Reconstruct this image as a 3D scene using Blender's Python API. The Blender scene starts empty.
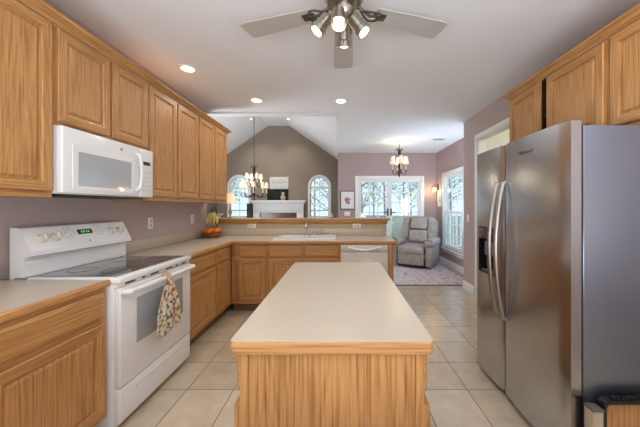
import bpy, bmesh, math, random
from mathutils import Vector, Matrix
from mathutils.geometry import tessellate_polygon
R = math.radians
PI = math.pi
random.seed(7)
S = bpy.context.scene
COL = S.collection

# ------------------------------------------------------------ camera
F_PX = 268.0
EYE = 1.34
cam = bpy.data.cameras.new('camera')
cam.sensor_width = 36.0
cam.lens = F_PX / 640.0 * 36.0
cam.shift_x = -21.0 / 640.0
cam.shift_y = -6.5 / 640.0
cam.clip_start = 0.02
cam.clip_end = 200
cam_o = bpy.data.objects.new('camera', cam)
cam_o.location = (0, 0, EYE)
cam_o.rotation_euler = (R(90), 0, 0)
COL.objects.link(cam_o)
S.camera = cam_o

# ------------------------------------------------------------ world
W = bpy.data.worlds.new('sky')
S.world = W
W.use_nodes = True
wn = W.node_tree.nodes
wl = W.node_tree.links
wn.clear()
wo = wn.new('ShaderNodeOutputWorld')
wb = wn.new('ShaderNodeBackground')
wb.inputs['Strength'].default_value = 1.7
wtc = wn.new('ShaderNodeTexCoord')
wsx = wn.new('ShaderNodeSeparateXYZ')
wr = wn.new('ShaderNodeValToRGB')
wr.color_ramp.elements[0].position = 0.0
wr.color_ramp.elements[0].color = (0.62, 0.76, 0.92, 1)
wr.color_ramp.elements[1].position = 0.6
wr.color_ramp.elements[1].color = (0.34, 0.55, 0.95, 1)
wl.new(wtc.outputs['Generated'], wsx.inputs[0])
wl.new(wsx.outputs['Z'], wr.inputs[0])
wl.new(wr.outputs[0], wb.inputs['Color'])
wl.new(wb.outputs[0], wo.inputs['Surface'])

# ------------------------------------------------------------ render look
S.view_settings.view_transform = 'Standard'
S.view_settings.look = 'None'
S.view_settings.exposure = 0.0
S.view_settings.gamma = 1.0
S.view_settings.use_curve_mapping = False
S.cycles.use_denoising = True
S.cycles.max_bounces = 10
S.cycles.diffuse_bounces = 6
S.cycles.glossy_bounces = 4
S.cycles.transparent_max_bounces = 12
S.cycles.sample_clamp_indirect = 4.0
S.cycles.caustics_reflective = False
S.cycles.caustics_refractive = False

LK = 1.0      # one dial for every electric lamp
CAN_W, FAN_W = 5.5 * LK, 2.2 * LK


sun = bpy.data.lights.new('sun', 'SUN')
sun.energy = 3.5; sun.angle = R(3); sun.color = (1, .95, .88)
sun_o = bpy.data.objects.new('sun', sun)
sun_o.rotation_euler = (R(48), 0, R(-65))
COL.objects.link(sun_o)


def fill_light(loc, rot, sx, sy, watts, color=(1, .97, .94)):
    l = bpy.data.lights.new('added_fill', 'AREA')
    l.shape = 'RECTANGLE'; l.size, l.size_y = sx, sy
    l.energy = watts; l.color = color
    o = bpy.data.objects.new('added_fill', l)
    o.location = loc; o.rotation_euler = rot
    COL.objects.link(o)


COOL = (.86, .93, 1.0)
fill_light((0.1, -1.0, .9), (R(180 - 9), 0, 0), 2.8, 1.4, 155, COOL)      # unseen fill added behind the viewer, bounced off the kitchen ceiling
fill_light((-3.3, 4.7, 1.0), (R(150), 0, R(-60)), 1.0, 1.0, 75, COOL)      # added fill for the great room, out of sight
fill_light((2.27, 4.56, 1.5), (R(125), 0, R(18)), .34, 1.3, 44, (.66, .83, 1.0))      # bluish fill added in the nook, out of sight


def portal(loc, rot, sx, sy):
    l = bpy.data.lights.new('daylight_portal', 'AREA')
    l.shape = 'RECTANGLE'
    l.size, l.size_y = sx, sy
    l.cycles.is_portal = True
    o = bpy.data.objects.new('daylight_portal', l)
    o.location = loc
    o.rotation_euler = rot
    COL.objects.link(o)


portal((1.26, 7.02, 1.1), (R(-90), 0, 0), 1.7, 2.1)
portal((2.53, 5.92, 1.22), (0, R(90), 0), 1.75, 1.15)
portal((-0.64, 8.06, 1.4), (R(-90), 0, 0), 0.7, 1.9)
portal((-3.04, 8.06, 1.4), (R(-90), 0, 0), 0.7, 1.9)
portal((0.3, -2.26, 1.5), (R(90), 0, 0), 2.0, 1.4)


# ------------------------------------------------------------ materials
def new_mat(name):
    m = bpy.data.materials.new(name)
    m.use_nodes = True
    nt = m.node_tree
    return m, nt, nt.nodes['Principled BSDF']


def s2l(c):
    return tuple(((v / 255) / 12.92 if v / 255 <= 0.04045 else ((v / 255 + 0.055) / 1.055) ** 2.4) for v in c) + (1,)


def plain(name, rgb, rough=0.5, metal=0.0, spec=0.5, noise=0.0, nscale=8.0, bump=0.0, emit=None, emit_s=0.0, coat=0.0):
    m, nt, p = new_mat(name)
    c = s2l(rgb)
    p.inputs['Base Color'].default_value = c
    p.inputs['Roughness'].default_value = rough
    p.inputs['Metallic'].default_value = metal
    p.inputs['Specular IOR Level'].default_value = spec
    p.inputs['Coat Weight'].default_value = coat
    if noise or bump:
        tc = nt.nodes.new('ShaderNodeTexCoord')
        n = nt.nodes.new('ShaderNodeTexNoise')
        n.inputs['Scale'].default_value = nscale
        n.inputs['Detail'].default_value = 4
        nt.links.new(tc.outputs['Object'], n.inputs['Vector'])
        if noise:
            r = nt.nodes.new('ShaderNodeValToRGB')
            r.color_ramp.elements[0].position = 0.3
            r.color_ramp.elements[1].position = 0.7
            r.color_ramp.elements[0].color = tuple(v * (1 - noise) for v in c[:3]) + (1,)
            r.color_ramp.elements[1].color = tuple(min(1, v * (1 + noise)) for v in c[:3]) + (1,)
            nt.links.new(n.outputs['Fac'], r.inputs[0])
            nt.links.new(r.outputs[0], p.inputs['Base Color'])
        if bump:
            b = nt.nodes.new('ShaderNodeBump')
            b.inputs['Strength'].default_value = bump
            b.inputs['Distance'].default_value = 0.004
            nt.links.new(n.outputs['Fac'], b.inputs['Height'])
            nt.links.new(b.outputs[0], p.inputs['Normal'])
    if emit:
        p.inputs['Emission Color'].default_value = s2l(emit)
        p.inputs['Emission Strength'].default_value = emit_s
    return m


def oak(name, axis, light=(193, 144, 88), dark=(136, 87, 44)):
    """axis 2: grain runs up; axis 0: grain runs along local x; axis 1: along local y."""
    m, nt, p = new_mat(name)
    N, L = nt.nodes, nt.links
    tc = N.new('ShaderNodeTexCoord')
    info = N.new('ShaderNodeObjectInfo')
    add = N.new('ShaderNodeVectorMath'); add.operation = 'ADD'
    mul = N.new('ShaderNodeVectorMath'); mul.operation = 'SCALE'; mul.inputs['Scale'].default_value = 0.0
    L.new(info.outputs['Location'], mul.inputs[0])
    L.new(tc.outputs['Object'], add.inputs[0])
    L.new(mul.outputs[0], add.inputs[1])
    rnd = N.new('ShaderNodeMath'); rnd.operation = 'MULTIPLY'; rnd.inputs[1].default_value = 37.0
    L.new(info.outputs['Random'], rnd.inputs[0])

    def mapped(across, along):
        mp = N.new('ShaderNodeMapping')
        s = [across] * 3
        s[axis] = along
        mp.inputs['Scale'].default_value = s
        L.new(add.outputs[0], mp.inputs['Vector'])
        return mp
    a = mapped(6.5, 0.5)
    n1 = N.new('ShaderNodeTexNoise'); n1.noise_dimensions = '4D'
    n1.inputs['Scale'].default_value = 1.0; n1.inputs['Detail'].default_value = 0.6; n1.inputs['Roughness'].default_value = 0.4
    L.new(a.outputs[0], n1.inputs['Vector']); L.new(rnd.outputs[0], n1.inputs['W'])
    m1 = N.new('ShaderNodeMath'); m1.operation = 'MULTIPLY'; m1.inputs[1].default_value = 150
    L.new(n1.outputs['Fac'], m1.inputs[0])
    sn = N.new('ShaderNodeMath'); sn.operation = 'SINE'
    L.new(m1.outputs[0], sn.inputs[0])
    rr = N.new('ShaderNodeMapRange'); rr.inputs['From Min'].default_value = 0.1; rr.inputs['From Max'].default_value = 1.0
    L.new(sn.outputs[0], rr.inputs['Value'])
    b = mapped(120, 3.5)
    n2 = N.new('ShaderNodeTexNoise'); n2.inputs['Scale'].default_value = 1.0; n2.inputs['Detail'].default_value = 3
    L.new(b.outputs[0], n2.inputs['Vector'])
    r2 = N.new('ShaderNodeMapRange'); r2.inputs['From Min'].default_value = 0.42; r2.inputs['From Max'].default_value = 0.72
    L.new(n2.outputs['Fac'], r2.inputs['Value'])
    # combine: growth rings broken up by pores
    c1 = N.new('ShaderNodeMath'); c1.operation = 'MULTIPLY'; c1.inputs[1].default_value = 0.2
    L.new(rr.outputs[0], c1.inputs[0])
    c2 = N.new('ShaderNodeMath'); c2.operation = 'MULTIPLY_ADD'; c2.inputs[1].default_value = 0.75
    L.new(r2.outputs[0], c2.inputs[0]); L.new(c1.outputs[0], c2.inputs[2])
    c = mapped(3, 0.6)
    n3 = N.new('ShaderNodeTexNoise'); n3.inputs['Scale'].default_value = 1.0
    L.new(c.outputs[0], n3.inputs['Vector'])
    cr = N.new('ShaderNodeMix'); cr.data_type = 'RGBA'
    cr.inputs[6].default_value = s2l(light); cr.inputs[7].default_value = s2l(dark)
    L.new(c2.outputs[0], cr.inputs[0])
    hs = N.new('ShaderNodeHueSaturation')
    mr = N.new('ShaderNodeMapRange'); mr.inputs['To Min'].default_value = 0.86; mr.inputs['To Max'].default_value = 1.12
    L.new(n3.outputs['Fac'], mr.inputs['Value'])
    L.new(mr.outputs[0], hs.inputs['Value'])
    L.new(cr.outputs[2], hs.inputs['Color'])
    L.new(hs.outputs[0], p.inputs['Base Color'])
    p.inputs['Roughness'].default_value = 0.36
    p.inputs['Specular IOR Level'].default_value = 0.45
    bp = N.new('ShaderNodeBump'); bp.inputs['Strength'].default_value = 0.15; bp.inputs['Distance'].default_value = 0.002
    bp.invert = True
    L.new(c2.outputs[0], bp.inputs['Height']); L.new(bp.outputs[0], p.inputs['Normal'])
    return m


def tile_mat():
    m, nt, p = new_mat('floor_tile')
    N, L = nt.nodes, nt.links
    tc = N.new('ShaderNodeTexCoord')
    mp = N.new('ShaderNodeMapping')
    TX, TY = 0.3425, 0.346
    mp.inputs['Scale'].default_value = (1 / TX, 1 / TY, 1)
    mp.inputs['Location'].default_value = (-(0.925 % TX) / TX, -(1.967 % TY) / TY, 0)
    L.new(tc.outputs['Object'], mp.inputs['Vector'])
    br = N.new('ShaderNodeTexBrick')
    br.offset = 0.0
    br.inputs['Scale'].default_value = 1.0
    br.inputs['Brick Width'].default_value = 1.0
    br.inputs['Row Height'].default_value = 1.0
    br.inputs['Mortar Size'].default_value = 0.0105
    br.inputs['Mortar Smooth'].default_value = 0.15
    br.inputs['Bias'].default_value = 0.0
    br.inputs['Color1'].default_value = s2l((206, 190, 168))
    br.inputs['Color2'].default_value = s2l((190, 173, 150))
    br.inputs['Mortar'].default_value = s2l((112, 96, 82))
    L.new(mp.outputs[0], br.inputs['Vector'])
    n = N.new('ShaderNodeTexNoise'); n.inputs['Scale'].default_value = 7; n.inputs['Detail'].default_value = 6; n.inputs['Roughness'].default_value = 0.6
    L.new(tc.outputs['Object'], n.inputs['Vector'])
    mr = N.new('ShaderNodeMapRange'); mr.inputs['From Min'].default_value = 0.3; mr.inputs['From Max'].default_value = 0.7
    mr.inputs['To Min'].default_value = 0.86; mr.inputs['To Max'].default_value = 1.08
    L.new(n.outputs['Fac'], mr.inputs['Value'])
    hs = N.new('ShaderNodeHueSaturation')
    L.new(mr.outputs[0], hs.inputs['Value']); L.new(br.outputs['Color'], hs.inputs['Color'])
    L.new(hs.outputs[0], p.inputs['Base Color'])
    rg = N.new('ShaderNodeMapRange'); rg.inputs['To Min'].default_value = 0.24; rg.inputs['To Max'].default_value = 0.7
    L.new(br.outputs['Fac'], rg.inputs['Value']); L.new(rg.outputs[0], p.inputs['Roughness'])
    p.inputs['Coat Weight'].default_value = 0.35; p.inputs['Coat Roughness'].default_value = 0.28
    bp = N.new('ShaderNodeBump'); bp.inputs['Strength'].default_value = 0.4; bp.inputs['Distance'].default_value = 0.003; bp.invert = True
    L.new(br.outputs['Fac'], bp.inputs['Height']); L.new(bp.outputs[0], p.inputs['Normal'])
    return m


def ramp_mat(name, stops, scale=4.0, kind='noise', rough=0.9, bump=0.0, coords='Object', stretch=(1, 1, 1), detail=5, sheen=0.0):
    m, nt, p = new_mat(name)
    N, L = nt.nodes, nt.links
    tc = N.new('ShaderNodeTexCoord')
    mp = N.new('ShaderNodeMapping'); mp.inputs['Scale'].default_value = stretch
    L.new(tc.outputs[coords], mp.inputs[0])
    if kind == 'noise':
        n = N.new('ShaderNodeTexNoise'); n.inputs['Detail'].default_value = detail; out = 'Fac'
    else:
        n = N.new('ShaderNodeTexVoronoi'); out = 'Color'
    n.inputs['Scale'].default_value = scale
    L.new(mp.outputs[0], n.inputs['Vector'])
    r = N.new('ShaderNodeValToRGB')
    e = r.color_ramp.elements
    e[0].position, e[0].color = stops[0][0], s2l(stops[0][1])
    e[1].position, e[1].color = stops[-1][0], s2l(stops[-1][1])
    for pos, c in stops[1:-1]:
        k = e.new(pos); k.color = s2l(c)
    if kind != 'noise':
        r.color_ramp.interpolation = 'CONSTANT'
        sp = N.new('ShaderNodeSeparateColor'); L.new(n.outputs['Color'], sp.inputs[0]); L.new(sp.outputs[0], r.inputs[0])
    else:
        L.new(n.outputs['Fac'], r.inputs[0])
    L.new(r.outputs[0], p.inputs['Base Color'])
    p.inputs['Roughness'].default_value = rough
    p.inputs['Specular IOR Level'].default_value = 0.25
    p.inputs['Sheen Weight'].default_value = sheen
    if bump and kind == 'noise':
        b = N.new('ShaderNodeBump'); b.inputs['Strength'].default_value = bump; b.inputs['Distance'].default_value = 0.01
        L.new(n.outputs['Fac'], b.inputs['Height']); L.new(b.outputs[0], p.inputs['Normal'])
    return m


def pane_mat():
    m = bpy.data.materials.new('window_glass')
    m.use_nodes = True
    nt = m.node_tree; nt.nodes.clear()
    o = nt.nodes.new('ShaderNodeOutputMaterial')
    t = nt.nodes.new('ShaderNodeBsdfTransparent'); t.inputs[0].default_value = (0.93, 0.97, 0.98, 1)
    g = nt.nodes.new('ShaderNodeBsdfGlossy'); g.inputs['Roughness'].default_value = 0.03
    x = nt.nodes.new('ShaderNodeMixShader'); x.inputs[0].default_value = 0.05
    nt.links.new(t.outputs[0], x.inputs[1]); nt.links.new(g.outputs[0], x.inputs[2]); nt.links.new(x.outputs[0], o.inputs[0])
    return m


def steel_mat():
    m, nt, p = new_mat('brushed_stainless')
    N, L = nt.nodes, nt.links
    tc = N.new('ShaderNodeTexCoord')
    mp = N.new('ShaderNodeMapping'); mp.inputs['Scale'].default_value = (2, 2, 260)
    n = N.new('ShaderNodeTexNoise'); n.inputs['Scale'].default_value = 1; n.inputs['Detail'].default_value = 3
    L.new(tc.outputs['Object'], mp.inputs[0]); L.new(mp.outputs[0], n.inputs['Vector'])
    mr = N.new('ShaderNodeMapRange'); mr.inputs['To Min'].default_value = 0.2; mr.inputs['To Max'].default_value = 0.3
    L.new(n.outputs['Fac'], mr.inputs['Value']); L.new(mr.outputs[0], p.inputs['Roughness'])
    p.inputs['Base Color'].default_value = s2l((190, 191, 194))
    p.inputs['Metallic'].default_value = 1.0
    p.inputs['Anisotropic'].default_value = 0.5
    return m


OAK_V = oak('oak_grain_upright', 2)
OAK_H = oak('oak_grain_lengthwise', 0)
OAK_Y = oak('oak_grain_across', 1)
OAK2 = [OAK_V, OAK_H]
M_CEIL = plain('ceiling_paint', (226, 227, 230), 0.95, spec=0.1)
M_WALL = plain('kitchen_wall_paint', (182, 166, 162), 0.9, spec=0.15)
M_NOOK = plain('nook_wall_paint', (170, 150, 150), 0.9, spec=0.15)
M_GREAT = plain('great_room_wall_paint', (142, 129, 117), 0.9, spec=0.15)
M_HALL = plain('hall_wall_paint', (222, 226, 208), 0.9)
M_TRIM = plain('white_trim_paint', (232, 232, 230), 0.45)
M_TILE = tile_mat()
M_LAM = plain('beige_laminate', (187, 175, 158), 0.28, noise=0.015, nscale=140)
M_WHITE = plain('white_enamel', (228, 229, 229), 0.22, coat=0.3)
M_WHITE2 = plain('white_plastic', (232, 230, 222), 0.4)
M_CREAMP = plain('almond_plastic', (214, 204, 184), 0.45)
M_DARKP = plain('dark_plastic', (30, 30, 32), 0.4)
M_BGLASS = plain('black_cooktop_glass', (22, 22, 24), 0.06, spec=0.7, coat=0.6)
M_GGLASS = plain('grey_oven_glass', (158, 160, 163), 0.1, spec=0.7, coat=0.5)
M_MGLASS = plain('grey_microwave_glass', (172, 177, 182), 0.1, spec=0.7, coat=0.5)
M_STEEL = steel_mat()
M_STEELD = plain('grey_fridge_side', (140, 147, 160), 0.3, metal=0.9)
M_NICKEL = plain('brushed_nickel', (178, 172, 160), 0.28, metal=1.0)
M_BRONZE = plain('dark_bronze', (62, 52, 46), 0.4, metal=0.7)
M_BLADE = plain('silver_grey_blade', (186, 184, 178), 0.35, metal=0.3)
M_SHADE = plain('cream_lampshade', (236, 222, 192), 0.8, emit=(255, 226, 178), emit_s=0.3)
M_BULB = plain('lit_bulb', (255, 250, 240), 0.4, emit=(255, 246, 228), emit_s=9.0)
M_CAN = plain('lit_can_lens', (255, 250, 240), 0.4, emit=(255, 244, 226), emit_s=5.0)
M_SCONCE = plain('lit_sconce_glass', (255, 220, 160), 0.4, emit=(255, 205, 130), emit_s=4.0)
M_PANE = pane_mat()
M_CANDLE = plain('ivory_candle_sleeve', (226, 214, 190), 0.6)


# ------------------------------------------------------------ mesh builder
class B:
    def __init__(s):
        s.bm = bmesh.new()
        s.m = 0

    def _mark(s, old):
        if s.m:
            for f in s.bm.faces:
                if f not in old:
                    f.material_index = s.m

    def _old(s):
        return set(s.bm.faces) if s.m else None

    def box(s, x0, x1, y0, y1, z0, z1, bev=0.0, seg=2, m=None):
        if m is not None: s.m = m
        old = s._old()
        mat = Matrix.Translation(((x0 + x1) / 2, (y0 + y1) / 2, (z0 + z1) / 2)) @ Matrix.Diagonal((abs(x1 - x0), abs(y1 - y0), abs(z1 - z0), 1))
        r = bmesh.ops.create_cube(s.bm, size=1, matrix=mat)
        if bev > 0:
            es = list({e for v in r['verts'] for e in v.link_edges})
            bmesh.ops.bevel(s.bm, geom=es, offset=bev, segments=seg, profile=0.5, affect='EDGES', clamp_overlap=True)
        s._mark(old)
        return s

    def lathe(s, prof, at=(0, 0, 0), seg=20, rot=None, m=None, ring=False):
        if m is not None: s.m = m
        old = s._old()
        T = Matrix.Translation(at) @ (rot.to_4x4() if rot else Matrix.Identity(4))
        rings = []
        for r, z in prof:
            if r < 1e-6:
                rings.append([s.bm.verts.new(T @ Vector((0, 0, z)))])
            else:
                rings.append([s.bm.verts.new(T @ Vector((r * math.cos(2 * PI * i / seg), r * math.sin(2 * PI * i / seg), z))) for i in range(seg)])
        for a, b in list(zip(rings, rings[1:])) + ([(rings[-1], rings[0])] if ring else []):
            if len(a) == 1 and len(b) == 1: continue
            for i in range(seg):
                j = (i + 1) % seg
                if len(a) == 1: s.bm.faces.new((a[0], b[j], b[i]))
                elif len(b) == 1: s.bm.faces.new((a[i], a[j], b[0]))
                else: s.bm.faces.new((a[i], a[j], b[j], b[i]))
        if len(rings[0]) > 1 and not ring: s.bm.faces.new(list(reversed(rings[0])))
        if len(rings[-1]) > 1 and not ring: s.bm.faces.new(rings[-1])
        s._mark(old)
        return s

    def cyl(s, a, b, r, r2=None, seg=16, m=None):
        a, b = Vector(a), Vector(b)
        d = b - a
        q = Vector((0, 0, 1)).rotation_difference(d.normalized()).to_matrix()
        return s.lathe([(r, 0), (r if r2 is None else r2, d.length)], a, seg, q, m)

    def tube(s, pts, r, seg=8, flat=1.0, m=None, closed=False):
        if m is not None: s.m = m
        old = s._old()
        pts = [Vector(p) for p in pts]
        n = len(pts)
        rs = r if isinstance(r, (list, tuple)) else [r] * n
        rings = []
        up = None
        for i in range(n):
            if closed: t = (pts[(i + 1) % n] - pts[i - 1]).normalized()
            else: t = (pts[min(i + 1, n - 1)] - pts[max(i - 1, 0)]).normalized()
            if up is None:
                up = t.orthogonal().normalized()
            up = (up - t * up.dot(t)).normalized()
            sd = t.cross(up)
            rings.append([s.bm.verts.new(pts[i] + up * math.cos(2 * PI * k / seg) * rs[i] + sd * math.sin(2 * PI * k / seg) * rs[i] * flat) for k in range(seg)])
        prs = list(zip(rings, rings[1:])) + ([(rings[-1], rings[0])] if closed else [])
        for a, b in prs:
            for i in range(seg):
                j = (i + 1) % seg
                s.bm.faces.new((a[i], a[j], b[j], b[i]))
        if not closed:
            s.bm.faces.new(list(reversed(rings[0]))); s.bm.faces.new(rings[-1])
        s._mark(old)
        return s

    def sphere(s, c, r, sub=2, sc=(1, 1, 1), m=None):
        if m is not None: s.m = m
        old = s._old()
        bmesh.ops.create_icosphere(s.bm, subdivisions=sub, radius=r, matrix=Matrix.Translation(c) @ Matrix.Diagonal((*sc, 1)))
        s._mark(old)
        return s

    def panel(s, outer, holes, t, frame, m=None):
        """polygon with holes; frame(u,v,w)->xyz; thickness from w=0 to w=t."""
        if m is not None: s.m = m
        old = s._old()
        loops = [outer] + list(holes)
        flat = [p for l in loops for p in l]
        tris = tessellate_polygon([[Vector((u, v, 0)) for u, v in l] for l in loops])
        va = [s.bm.verts.new(frame(u, v, 0)) for u, v in flat]
        vb = [s.bm.verts.new(frame(u, v, t)) for u, v in flat]
        for a, b, c in tris:
            try:
                s.bm.faces.new((va[a], va[b], va[c])); s.bm.faces.new((vb[c], vb[b], vb[a]))
            except ValueError:
                pass
        k = 0
        for l in loops:
            n = len(l)
            for i in range(n):
                j = (i + 1) % n
                s.bm.faces.new((va[k + i], va[k + j], vb[k + j], vb[k + i]))
            k += n
        s._mark(old)
        return s

    def sweep(s, path, prof, closed=False, m=None):
        """horizontal path [(x,y)], profile [(out,z)] closed; out is to the right of travel."""
        if m is not None: s.m = m
        old = s._old()
        n = len(path)
        P = [Vector((*p, 0)) for p in path]
        rings = []
        for i in range(n):
            a = (P[i] - P[i - 1]).normalized() if (i > 0 or closed) else None
            b = (P[(i + 1) % n] - P[i]).normalized() if (i < n - 1 or closed) else None
            a = a or b; b = b or a
            na, nb = Vector((a.y, -a.x, 0)), Vector((b.y, -b.x, 0))
            mt = (na + nb)
            mt = mt / max(1e-6, mt.dot(na))
            rings.append([s.bm.verts.new(P[i] + mt * o + Vector((0, 0, z))) for o, z in prof])
        prs = list(zip(rings, rings[1:])) + ([(rings[-1], rings[0])] if closed else [])
        k = len(prof)
        for a, b in prs:
            for i in range(k):
                j = (i + 1) % k
                s.bm.faces.new((a[i], b[i], b[j], a[j]))
        if not closed:
            s.bm.faces.new(rings[0]); s.bm.faces.new(list(reversed(rings[-1])))
        s._mark(old)
        return s

    def build(s, name, mats, parent=None, loc=(0, 0, 0), rot=(0, 0, 0), smooth=True, mods=None):
        bmesh.ops.recalc_face_normals(s.bm, faces=s.bm.faces)
        if smooth:
            for f in s.bm.faces: f.smooth = True
            for e in s.bm.edges:
                if len(e.link_faces) == 2 and e.calc_face_angle(0) > R(32): e.smooth = False
        me = bpy.data.meshes.new(name)
        s.bm.to_mesh(me); s.bm.free()
        for mm in (mats if isinstance(mats, (list, tuple)) else [mats]): me.materials.append(mm)
        o = bpy.data.objects.new(name, me)
        COL.objects.link(o)
        o.location = loc; o.rotation_euler = rot
        if parent: o.parent = parent
        return o


def empty(name, label=None, cat=None, loc=(0, 0, 0), rz=0.0, group=None, kind=None):
    o = bpy.data.objects.new(name, None)
    o.empty_display_size = 0.1
    COL.objects.link(o)
    o.location = loc; o.rotation_euler = (0, 0, rz)
    return tag(o, label, cat, group, kind)


def tag(o, label=None, cat=None, group=None, kind=None):
    if label: o['label'] = label
    if cat: o['category'] = cat
    if group: o['group'] = group
    if kind: o['kind'] = kind
    return o


def struct(b, name, mats, label=None, **k):
    return tag(b.build(name, mats, smooth=k.pop('smooth', True), **k), label, None, None, 'structure')


def dup(root, loc=None, rz=None, label=None):
    def cp(o, par):
        c = o.copy(); COL.objects.link(c)
        if par: c.parent = par
        for ch in list(o.children): cp(ch, c)
        return c
    r = cp(root, None)
    if loc: r.location = loc
    if rz is not None: r.rotation_euler = (0, 0, rz)
    if label: r['label'] = label
    return r


def lamp(kind, parent, loc, watts, color=(1, 0.86, 0.68), rad=0.03, rot=None, spread=None):
    l = bpy.data.lights.new('lamp_light', kind)
    l.energy = watts; l.color = color
    if kind == 'AREA':
        l.shape = 'DISK'; l.size = rad * 2
        if spread: l.spread = spread
    else: l.shadow_soft_size = rad
    if kind == 'SPOT':
        l.spot_size = spread; l.spot_blend = 0.8
    o = bpy.data.objects.new('lamp_light', l)
    COL.objects.link(o)
    if parent: o.parent = parent
    o.location = loc
    if rot: o.rotation_euler = rot
    return o


def arc(cx, cy, r, a0, a1, n):
    return [(cx + r * math.cos(R(a0 + (a1 - a0) * i / n)), cy + r * math.sin(R(a0 + (a1 - a0) * i / n))) for i in range(n + 1)]


XL, XR = -1.985, 2.04            # kitchen side walls
CEIL = 2.743
NY, NX = 6.96, 2.47              # nook back wall, nook right wall
GY = 8.0                         # gable wall

# ============================================================ THE ROOM SHELL
struct(B().box(-4.0, 3.7, -2.5, 8.15, -0.12, 0.0), 'floor', M_TILE, 'beige square ceramic tile floor')
struct(B().box(XL - .1, XL, -2.3, 3.97, 0, CEIL), 'wall_left', M_WALL)
struct(B().box(-3.8, XL - .1, 3.87, 3.97, 0, CEIL), 'wall_left_return', M_GREAT)
fY = lambda y0: (lambda u, v, w: (u, y0 + w, v))
fX = lambda x0: (lambda u, v, w: (x0 + w, u, v))
# right kitchen wall with its cased opening behind the fridge
OY0, OY1, OZ = 2.76, 4.0, 2.36
struct(B().panel([(-2.3, 0), (OY0, 0), (OY0, OZ), (OY1, OZ), (OY1, 0), (4.46, 0), (4.46, CEIL), (-2.3, CEIL)], [], .12, fX(XR)), 'wall_right', M_WALL, smooth=False)
struct(B().box(XR + .12, NX, 4.36, 4.46, 0, CEIL), 'wall_right_return', M_NOOK)
# rear wall with the opening for the window added as daylight fill
struct(B().panel([(XL - .1, 0), (XR + .12, 0), (XR + .12, CEIL), (XL - .1, CEIL)], [[(-.7, .8), (1.3, .8), (1.3, 2.2), (-.7, 2.2)]], -.1, fY(-2.2)), 'wall_rear', M_WALL, smooth=False)
# nook
DX0, DX1, DZ = 0.45, 2.07, 2.06
struct(B().panel([(-.08, 0), (DX0, 0), (DX0, DZ), (DX1, DZ), (DX1, 0), (NX + .1, 0), (NX + .1, CEIL), (-.08, CEIL)], [], .1, fY(NY)), 'wall_nook_back', M_NOOK, smooth=False)
WY0, WY1, WZ0, WZ1 = 5.42, 6.42, 0.40, 2.08
struct(B().panel([(4.36, 0), (NY, 0), (NY, CEIL), (4.36, CEIL)], [[(WY0, WZ0), (WY1, WZ0), (WY1, WZ1), (WY0, WZ1)]], .1, fX(NX)), 'wall_nook_right', M_NOOK, smooth=False)
struct(B().box(-.08, .02, NY + .1, GY, 0, CEIL), 'wall_great_right', M_GREAT)
# great room gable wall with two arched window openings
AR, ASP, ABOT = 0.285, 1.955, 0.55
AC = (-3.04, -0.64)


def arch_outline(cx, r, zb, zs, n=14):
    return [(cx - r, zb), (cx + r, zb)] + arc(cx, zs, r, 0, 180, n)


gable = [(-3.8, 0), (.02, 0), (.02, CEIL), (-.08, CEIL + .08), (-1.52, 3.84), (-2.2, 3.84), (-3.8, CEIL + .02)]
struct(B().panel(gable, [arch_outline(c, AR, ABOT, ASP) for c in AC], .1, fY(GY)), 'wall_gable', M_GREAT, smooth=False)
struct(B().box(-3.8, -3.7, 3.97, GY + .1, 0, CEIL + .1), 'wall_great_left', M_GREAT)
# ceilings
struct(B().box(XL - .1, XR + .12, -2.3, 3.95, CEIL, CEIL + .06), 'ceiling', M_CEIL)
struct(B().box(-.08, NX + .1, 3.95, NY + .1, CEIL, CEIL + .06), 'ceiling_nook', M_CEIL)
struct(B().box(-3.8, -.08, 3.95, 4.07, 2.715, 3.9), 'wall_header', M_CEIL)
V = [(-3.64, CEIL), (-2.18, 3.76), (-1.54, 3.76), (-.08, CEIL)]
Vo = [(-3.7, CEIL + .0), (-3.7, CEIL + .09), (-2.2, 3.85), (-1.52, 3.85), (-.08, CEIL + .09)]
struct(B().panel(V + Vo[::-1], [], GY - 4.07, fY(4.07)), 'ceiling_vault', M_CEIL, smooth=False)
# hall beyond the cased opening
struct(B().box(3.5, 3.6, 1.5, 4.5, 0, CEIL), 'wall_hall', M_HALL)
struct(B().box(XR + .121, 3.5, 4.22, 4.34, 0, CEIL), 'wall_hall_far', M_HALL)
struct(B().box(XR + .12, 3.5, 1.5, 1.6, 0, CEIL), 'wall_hall_near', M_HALL)
struct(B().box(XR + .12, 3.6, 1.5, 4.56, CEIL, CEIL + .06), 'ceiling_hall', M_CEIL)
# pony wall of the peninsula
struct(B().box(XL, .67, 4.0, 4.12, 0, 1.09, bev=.004), 'wall_peninsula', plain('tan_pony_wall_paint', (186, 166, 138), 0.85))

# trim
BB = [(0, 0), (.016, 0), (.016, .095), (.006, .125), (0, .125)]
t1 = B()
t1.sweep([(XR, OY1 + .09), (XR, 4.46)], [(-a, z) for a, z in BB])
struct(t1, 'baseboard_right', M_TRIM)
struct(B().sweep([(NX, 4.46), (NX, NY)], [(-a, z) for a, z in BB]), 'baseboard_nook_right', M_TRIM)
struct(B().sweep([(DX1 + .09, NY), (NX - .016, NY)], BB), 'baseboard_nook_back', M_TRIM)
struct(B().sweep([(-.08, NY), (DX0 - .09, NY)], BB), 'baseboard_nook_left', M_TRIM)
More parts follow.
